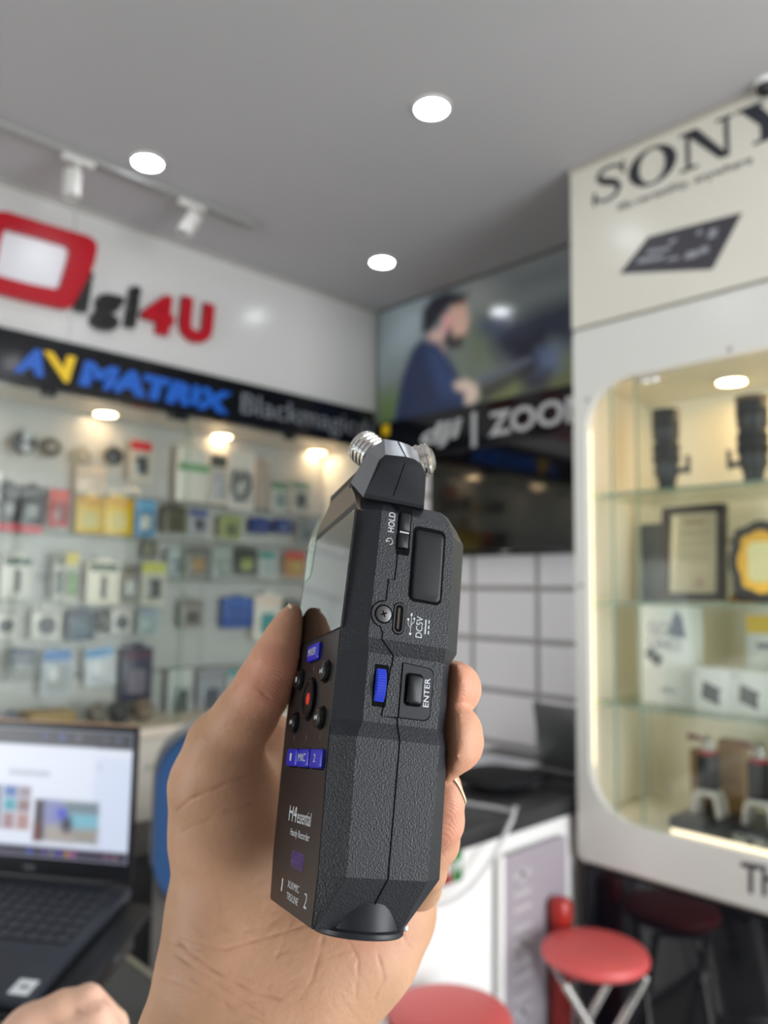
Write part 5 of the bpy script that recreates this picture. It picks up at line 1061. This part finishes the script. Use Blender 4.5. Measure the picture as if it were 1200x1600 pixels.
# ------------------------------------------------------------------ hands: one continuous skin from a smooth distance field
def capsule(G, p, q, r0, r1):
    d = q - p; w = G - p; t = np.clip((w @ d) / (d @ d), 0, 1).astype(np.float32)
    return np.sqrt(((w - t[..., None] * d) ** 2).sum(-1)) - (r0 + (r1 - r0) * t)
def smin(a, b, k):
    h = np.clip(0.5 + 0.5 * (b - a) / k, 0, 1); return b * (1 - h) + a * h - k * h * (1 - h)
def surface_nets(F, org, h):
    sgn = F < 0; nx, ny, nz = F.shape; acc = np.zeros((nx - 1, ny - 1, nz - 1, 3), np.float32); cnt = np.zeros((nx - 1, ny - 1, nz - 1), np.float32)
    cs = [(i, j, k) for i in (0, 1) for j in (0, 1) for k in (0, 1)]
    V_ = lambda A, c: A[c[0]:nx - 1 + c[0], c[1]:ny - 1 + c[1], c[2]:nz - 1 + c[2]]
    for c in cs:
        for ax in range(3):
            if c[ax]: continue
            e = list(c); e[ax] = 1; s = V_(sgn, c) != V_(sgn, e)
            if not s.any(): continue
            fa, fb = V_(F, c)[s], V_(F, e)[s]; t = fa / (fa - fb); p = np.tile(np.array(c, np.float32), (len(t), 1)); p[:, ax] += t; acc[s] += p; cnt[s] += 1
    m = cnt > 0; idx = -np.ones(m.shape, np.int64); idx[m] = np.arange(m.sum())
    verts = (np.argwhere(m) + acc[m] / cnt[m][:, None]) * h + org; quads = []
    for ax in range(3):
        u_, v_ = (ax + 1) % 3, (ax + 2) % 3
        sl0 = [slice(None)] * 3; sl1 = [slice(None)] * 3; sl0[ax] = slice(0, -1); sl1[ax] = slice(1, None)
        s0, s1 = sgn[tuple(sl0)], sgn[tuple(sl1)]; cross = np.argwhere(s0 != s1)
        ok = (cross[:, u_] > 0) & (cross[:, v_] > 0) & (cross[:, u_] < F.shape[u_] - 1) & (cross[:, v_] < F.shape[v_] - 1); cross = cross[ok]
        fl = s0[tuple(cross.T)]
        def g(du, dv): c = cross.copy(); c[:, u_] -= du; c[:, v_] -= dv; return idx[tuple(c.T)]
        q_ = np.stack([g(1, 1), g(0, 1), g(0, 0), g(1, 0)], 1); q_[~fl] = q_[~fl][:, ::-1]; quads.append(q_)
    return verts, np.concatenate(quads)
def split_quads(v, q):
    n = len(v); e = np.sort(np.stack([q, np.roll(q, -1, 1)], -1).reshape(-1, 2), 1); u_, inv = np.unique(e, axis=0, return_inverse=True); inv = inv.reshape(-1, 4) + n
    fc = n + len(u_) + np.arange(len(q)); fp = v[q].mean(1); es = np.zeros((len(u_), 3)); ec = np.zeros(len(u_))
    for k in range(4): np.add.at(es, inv[:, k] - n, fp); np.add.at(ec, inv[:, k] - n, 1)
    ep = (v[u_].sum(1) + es * 2 / np.maximum(ec, 1)[:, None]) / 4
    vs_ = np.zeros((n, 3)); vc = np.zeros(n)
    for k in range(4): np.add.at(vs_, q[:, k], fp); np.add.at(vc, q[:, k], 1)
    em = np.zeros((n, 3)); en = np.zeros(n)
    for k in (0, 1): np.add.at(em, u_[:, k], v[u_].mean(1)); np.add.at(en, u_[:, k], 1)
    vn = (vs_ / vc[:, None] + 2 * em / en[:, None] + (vc[:, None] - 3) * v) / vc[:, None]
    nq = np.concatenate([np.stack([q[:, k], inv[:, k], fc, inv[:, (k + 3) % 4]], 1) for k in range(4)])
    return np.concatenate([vn, ep, fp]), nq
def skin_mesh(name, groups, m, h, creases=(), carve=False, flush=(), pad=4):
    """groups: list of (chain or list of chains, blend k); chains hold (px, py, depth mm, radius mm)"""
    def P3(p): return np.array([(p[0] - 600) * p[2] / FPX, (p[1] - 800) * p[2] / FPX, p[2]])
    allp = np.array([np.append(P3(p), p[3]) for g_, k in groups for p in g_]); lo = (allp[:, :3] - allp[:, 3:]).min(0) - pad; hi = (allp[:, :3] + allp[:, 3:]).max(0) + pad
    n = np.ceil((hi - lo) / h).astype(int) + 1
    G = np.stack(np.meshgrid(*[lo[i] + h * np.arange(n[i]) for i in range(3)], indexing='ij'), -1).astype(np.float32); F = np.full(G.shape[:3], 1e3, np.float32)
    for chain, k in groups:
        f = np.full(F.shape, 1e3, np.float32)
        for a, b in zip(chain[:-1], chain[1:]):
            pa_, pb_ = P3(a), P3(b); blo = np.floor((np.minimum(pa_ - a[3], pb_ - b[3]) - 22 - lo) / h).astype(int).clip(0); bhi = np.ceil((np.maximum(pa_ + a[3], pb_ + b[3]) + 22 - lo) / h).astype(int)
            s = tuple(slice(blo[i], max(bhi[i], blo[i] + 1)) for i in range(3))
            f[s] = smin(f[s], capsule(G[s], pa_.astype(np.float32), pb_.astype(np.float32), a[3], b[3]), 2.5)
        F = smin(F, f, k)
    if carve:
        Lq = (G - (ORI * 1000).astype(np.float32)) @ DR.astype(np.float32)
        bx = np.abs(Lq - np.array([12.0, 4.0, -33.5], np.float32)) - np.array([19.4, 61.0, 32.5], np.float32)
        sd = np.linalg.norm(np.maximum(bx, 0), axis=-1) + np.minimum(bx.max(-1), 0) - 0.6
        F = np.maximum(F, -sd)
    v, q_ = surface_nets(F, lo, h)
    # relax the net a little, then finer creases along pixel lines on the skin that faces the lens
    nv = len(v); e = np.concatenate([q_[:, [0, 1]], q_[:, [1, 2]], q_[:, [2, 3]], q_[:, [3, 0]]])
    for it in range(1):
        s_ = np.zeros((nv, 3)); c_ = np.zeros(nv); np.add.at(s_, e[:, 0], v[e[:, 1]]); np.add.at(s_, e[:, 1], v[e[:, 0]]); np.add.at(c_, e[:, 0], 1); np.add.at(c_, e[:, 1], 1); v = v * .5 + .5 * s_ / c_[:, None]
    v, q_ = split_quads(v, q_); nv = len(v)
    fn = np.cross(v[q_[:, 2]] - v[q_[:, 0]], v[q_[:, 3]] - v[q_[:, 1]]); N_ = np.zeros((nv, 3))
    for k in range(4): np.add.at(N_, q_[:, k], fn)
    N_ /= np.linalg.norm(N_, axis=1)[:, None] + 1e-9
    pxy = v[:, :2] / v[:, 2:] * FPX + [600, 800]; front = (N_ * v).sum(1) < 0; cr = np.zeros(nv)
    for pts, dep, wid in creases:
        pts = np.array(pts, float); d = np.full(nv, 1e9)
        for a, b in zip(pts[:-1], pts[1:]):
            t = np.clip(((pxy - a) @ (b - a)) / ((b - a) @ (b - a)), 0, 1); d = np.minimum(d, np.linalg.norm(pxy - a - t[:, None] * (b - a), axis=1))
        g_ = np.exp(-(d / wid) ** 2) * front * (.55 + .45 * np.sin(pxy[:, 0] * .11 + pxy[:, 1] * .07) * np.sin(pxy[:, 1] * .13 - pxy[:, 0] * .05)); cr = np.maximum(cr, g_ * min(1, dep * 1.1)); v = v - N_ * (g_ * dep)[:, None]
    w = (v * .001) @ RC + CAM
    me = bpy.data.meshes.new(name); me.from_pydata(w.tolist(), [], q_.tolist()); me.materials.append(m)
    a = me.color_attributes.new('fold', 'FLOAT_COLOR', 'POINT'); a.data.foreach_set('color', np.repeat(cr, 4))
    fl = np.zeros(nv)
    for p, rad in flush: fl = np.maximum(fl, np.exp(-(np.linalg.norm(v - P3(p), axis=1) / rad) ** 2))
    a = me.color_attributes.new('flush', 'FLOAT_COLOR', 'POINT'); a.data.foreach_set('color', np.repeat(fl, 4))
    me.polygons.foreach_set('use_smooth', [True] * len(me.polygons)); me.update()
    o = bpy.data.objects.new(name, me); COL.objects.link(o); return o
def skin_mat(name, c1, c2, c3, c4=(222, 146, 124)):
    m = bpy.data.materials.new(name); m.use_nodes = True; nt = m.node_tree; b = nt.nodes['Principled BSDF']; Lk = nt.links.new
    tc = nt.nodes.new('ShaderNodeTexCoord'); n1 = nt.nodes.new('ShaderNodeTexNoise'); n1.inputs['Scale'].default_value = 38; n1.inputs['Detail'].default_value = 4
    Lk(tc.outputs['Object'], n1.inputs['Vector']); mr = nt.nodes.new('ShaderNodeMapRange'); mr.inputs[1].default_value = .35; mr.inputs[2].default_value = .68; Lk(n1.outputs[0], mr.inputs[0])
    mx = nt.nodes.new('ShaderNodeMix'); mx.data_type = 'RGBA'; mx.inputs[6].default_value = (*lin(c1), 1); mx.inputs[7].default_value = (*lin(c2), 1); Lk(mr.outputs[0], mx.inputs[0])
    at_ = nt.nodes.new('ShaderNodeAttribute'); at_.attribute_name = 'fold'; m2 = nt.nodes.new('ShaderNodeMix'); m2.data_type = 'RGBA'; m2.inputs[7].default_value = (*lin(c3), 1)
    ml = nt.nodes.new('ShaderNodeMath'); ml.operation = 'MULTIPLY'; ml.inputs[1].default_value = .55; Lk(at_.outputs['Fac'], ml.inputs[0]); Lk(ml.outputs[0], m2.inputs[0]); a3 = nt.nodes.new('ShaderNodeAttribute'); a3.attribute_name = 'flush'; m3 = nt.nodes.new('ShaderNodeMix'); m3.data_type = 'RGBA'; m3.inputs[7].default_value = (*lin(c4), 1)
    mk = nt.nodes.new('ShaderNodeMath'); mk.operation = 'MULTIPLY'; mk.inputs[1].default_value = .7; Lk(a3.outputs['Fac'], mk.inputs[0]); Lk(mk.outputs[0], m3.inputs[0]); Lk(mx.outputs[2], m3.inputs[6]); Lk(m3.outputs[2], m2.inputs[6]); Lk(m2.outputs[2], b.inputs['Base Color'])
    vo = nt.nodes.new('ShaderNodeTexVoronoi'); vo.feature = 'DISTANCE_TO_EDGE'; vo.inputs['Scale'].default_value = 1100; Lk(tc.outputs['Object'], vo.inputs['Vector'])
    n2 = nt.nodes.new('ShaderNodeTexNoise'); n2.inputs['Scale'].default_value = 420; n2.inputs['Detail'].default_value = 5; Lk(tc.outputs['Object'], n2.inputs['Vector'])
    b1 = nt.nodes.new('ShaderNodeBump'); b1.inputs['Strength'].default_value = .6; b1.inputs['Distance'].default_value = .0004; Lk(n2.outputs[0], b1.inputs['Height'])
    b2 = nt.nodes.new('ShaderNodeBump'); b2.inputs['Strength'].default_value = .3; b2.inputs['Distance'].default_value = .0003; Lk(vo.outputs['Distance'], b2.inputs['Height']); Lk(b1.outputs[0], b2.inputs['Normal']); wv = nt.nodes.new('ShaderNodeTexWave'); wv.inputs['Scale'].default_value = 560; wv.inputs['Distortion'].default_value = 2.5; wv.inputs['Detail Scale'].default_value = .4; wv.bands_direction = 'DIAGONAL'; Lk(tc.outputs['Object'], wv.inputs['Vector'])
    b3 = nt.nodes.new('ShaderNodeBump'); b3.inputs['Distance'].default_value = .0003; Lk(wv.outputs['Fac'], b3.inputs['Height']); Lk(b2.outputs[0], b3.inputs['Normal']); mw = nt.nodes.new('ShaderNodeMath'); mw.operation = 'MULTIPLY'; mw.inputs[1].default_value = .3; Lk(a3.outputs['Fac'], mw.inputs[0]); Lk(mw.outputs[0], b3.inputs['Strength']); Lk(b3.outputs[0], b.inputs['Normal'])
    b.inputs['Roughness'].default_value = .5; b.inputs['Subsurface Weight'].default_value = .35; b.inputs['Subsurface Radius'].default_value = (1, .35, .2); b.inputs['Subsurface Scale'].default_value = .003; b.inputs['Specular IOR Level'].default_value = .35
    return m
M_SKIN = skin_mat('skin', (184, 142, 110), (198, 154, 124), (146, 86, 62))
THUMB = [(459, 954, 289, 2.6), (453, 970, 288, 4.8), (445, 996, 287, 7.2), (432, 1034, 286, 9.5), (414, 1072, 287, 10.6), (384, 1118, 290, 11.3), (350, 1168, 295, 14.0), (330, 1230, 300, 15.0), (345, 1300, 303, 18.5)]
PALM = [([(350, 1225, 300, 18.5), (357, 1300, 303, 21), (362, 1400, 303, 23), (366, 1470, 300, 24)], 6),
        ([(430, 1260, 322, 19), (440, 1350, 318, 22), (450, 1450, 308, 25), (430, 1530, 298, 25)], 14),
        ([(585, 1330, 322, 19), (588, 1420, 308, 23), (560, 1470, 303, 24), (488, 1525, 297, 24.5)], 14),
        ([(500, 1300, 330, 20), (520, 1420, 318, 24), (480, 1500, 304, 26)], 14),
        ([(366, 1470, 300, 24), (344, 1550, 291, 24), (318, 1625, 283, 23.5), (285, 1760, 268, 24)], 12),
        ([(485, 1520, 298, 24.5), (428, 1618, 285, 22.5), (400, 1760, 268, 24)], 14),
        ([(440, 1200, 338, 13), (520, 1190, 346, 13), (600, 1200, 350, 13), (640, 1290, 345, 13), (600, 1370, 330, 14)], 12),
        ([(430, 1150, 330, 9), (430, 1230, 324, 14)], 8)]
FING = [([(707, 1072, 256, 7.6), (709, 1076, 264, 8.7), (704, 1082, 290, 9.2), (690, 1095, 325, 9.6), (640, 1120, 345, 10.5), (520, 1190, 346, 11)], 0.5),
        ([(688, 1196, 250, 6.0), (702, 1166, 250, 8.9), (706, 1146, 252, 9.3), (706, 1158, 266, 10.2), (696, 1168, 300, 10), (682, 1172, 335, 10.4), (600, 1210, 350, 11)], 0.5),
        ([(698, 1226, 256, 4.8), (693, 1250, 257, 6.6), (687, 1282, 260, 7.8), (679, 1316, 266, 8.0), (676, 1305, 288, 8.8), (668, 1290, 330, 9.5), (620, 1290, 345, 10.5)], 0.5),
        ([(676, 1330, 262, 5.6), (668, 1362, 266, 6.2), (655, 1385, 278, 7.5), (650, 1375, 310, 9), (610, 1370, 330, 10)], 1.5)]
CREASE = [([(398, 1205), (347, 1227), (300, 1247), (277, 1267)], .55, 3.0), ([(393, 1255), (333, 1277), (283, 1300)], .4, 2.6), ([(280, 1473), (333, 1517), (393, 1550), (440, 1562)], .55, 3.0),
          ([(272, 1490), (350, 1545), (410, 1585)], .35, 2.6), ([(280, 1465), (350, 1485), (415, 1465), (480, 1445)], .3, 2.6), ([(505, 1465), (488, 1530), (470, 1560)], .35, 3.0), ([(540, 1460), (560, 1500), (556, 1560)], .3, 3.0), ([(440, 1432), (415, 1450), (380, 1455)], .4, 3.0), ([(455, 1440), (440, 1480), (430, 1500)], .3, 2.6),
          ([(400, 1073), (423, 1094), (444, 1103)], .4, 2.8), ([(404, 1066), (420, 1078)], .25, 2.5), ([(370, 1068), (366, 1078)], .3, 2.5), ([(420, 1165), (408, 1180), (402, 1205)], .5, 3.2), ([(590, 1490), (600, 1530), (585, 1560)], .35, 3.0), ([(300, 1530), (360, 1575), (420, 1600)], .3, 2.4), ([(330, 1350), (345, 1420), (335, 1460)], .18, 3.5), ([(640, 1480), (625, 1455), (600, 1450)], .25, 3.0)]
rc_ = random.Random(11)
for k in range(46):
    x, y = rc_.uniform(270, 560), rc_.uniform(1440, 1600); ang = math.radians(rc_.gauss(28 if x < 420 else -35 if x < 520 else 60, 16)); ln = rc_.uniform(14, 46); bend = rc_.uniform(-5, 5)
    CREASE.append(([(x - ln * math.cos(ang), y - ln * math.sin(ang)), (x + bend, y - bend), (x + ln * math.cos(ang), y + ln * math.sin(ang))], rc_.uniform(.06, .2), rc_.uniform(2.2, 3.4)))
for k in range(26):
    x, y = rc_.uniform(285, 430), rc_.uniform(1080, 1420); ang = math.radians(rc_.gauss(-22, 14)); ln = rc_.uniform(10, 34)
    CREASE.append(([(x - ln * math.cos(ang), y - ln * math.sin(ang)), (x, y + rc_.uniform(-3, 3)), (x + ln * math.cos(ang), y + ln * math.sin(ang))], rc_.uniform(.04, .13), rc_.uniform(2.2, 3.4)))
hand = skin_mesh('person_hand', PALM + [(THUMB, 6)] + FING, M_SKIN, 1.25, CREASE, True, [((707, 1072, 258), 13), ((704, 1160, 258), 15), ((690, 1270, 258), 14), ((440, 1060, 284), 16), ((585, 1420, 285), 12)])
tag(hand, 'person left hand gripping the audio recorder, thumb raised and fingertips wrapped behind', 'person')
M_NAIL = mat('finger_nail', (226, 196, 166), 0.28, sss=(0.3, (1, .5, .3), 0.001))
def nail(tip, base, nrm, w, parent):
    """curved plate from base to tip (camera millimetres), nrm points out of the finger"""
    P3 = lambda p: np.array([(p[0] - 600) * p[2] / FPX, (p[1] - 800) * p[2] / FPX, p[2]]); a, b, n_ = P3(tip), P3(base), np.array(nrm, float); ax = a - b; Ln = np.linalg.norm(ax); ax /= Ln
    n_ -= ax * (n_ @ ax); n_ /= np.linalg.norm(n_); sd = np.cross(ax, n_); rows = []
    for off in (0, .5):
        for i in range(9):
            t = i / 8; ww = w * (1 - .35 * max(0, t - .7) / .3) * (1 - .25 * max(0, .15 - t) / .15)
            rows.append([b + ax * Ln * t + sd * (ww / 2 * s) + n_ * (-(s * s) * w * .22 - off - 0.6 * t * t) for s in np.linspace(-1, 1, 9)])
    vv = np.array(rows).reshape(-1, 3); vv = (vv * .001) @ RC + CAM; f = []
    for o in (0, 81):
        for i in range(8):
            for j in range(8): q = [o + i * 9 + j, o + i * 9 + j + 1, o + (i + 1) * 9 + j + 1, o + (i + 1) * 9 + j]; f.append(q if o else q[::-1])
    rim = [i for i in range(8)] + [9 * i + 8 for i in range(8)] + [72 + j for j in range(8, 0, -1)] + [9 * i for i in range(8, 0, -1)]
    for k in range(len(rim)): f.append([rim[k], rim[(k + 1) % len(rim)], rim[(k + 1) % len(rim)] + 81, rim[k] + 81])
    mb = MB(); mb.add(vv.tolist(), f); return mb.build('nail', M_NAIL, parent, angle=60)
nail((450, 941, 290), (409, 1001, 289), (-.82, -.5, .2), 9.5, hand)
nail((705, 1197, 256), (723, 1244, 260), (.75, -.3, .55), 9.5, hand)
# the other person's hand at the lower edge of the picture
M_SKIN2 = skin_mat('skin_fair', (214, 172, 146), (220, 178, 156), (170, 110, 92))
h2 = [([(136, 1562, 470, 8.0), (100, 1574, 468, 9.5), (50, 1600, 466, 11), (20, 1660, 462, 13)], 2), ([(156, 1592, 464, 8), (110, 1616, 462, 11), (60, 1650, 458, 13)], 3), ([(62, 1590, 476, 9), (46, 1598, 474, 10), (20, 1640, 468, 13)], 4),
      ([(40, 1640, 462, 18), (60, 1720, 455, 22), (70, 1840, 440, 26)], 8), ([(138, 1562, 470, 9.0), (178, 1600, 484, 8), (190, 1640, 490, 7.5)], 2), ([(150, 1588, 464, 9), (176, 1622, 472, 8), (180, 1660, 476, 7.5)], 2), ([(30, 1615, 470, 10), (90, 1680, 450, 10), (140, 1700, 450, 8)], 6)]
hand2 = skin_mesh('person_hand', h2, M_SKIN2, 1.8, [([(120, 1580), (140, 1584), (152, 1574)], .6, 4), ([(70, 1590), (95, 1600)], .3, 4)])
tag(hand2, 'another person bent hand with two pale knuckles below the black laptop', 'person')
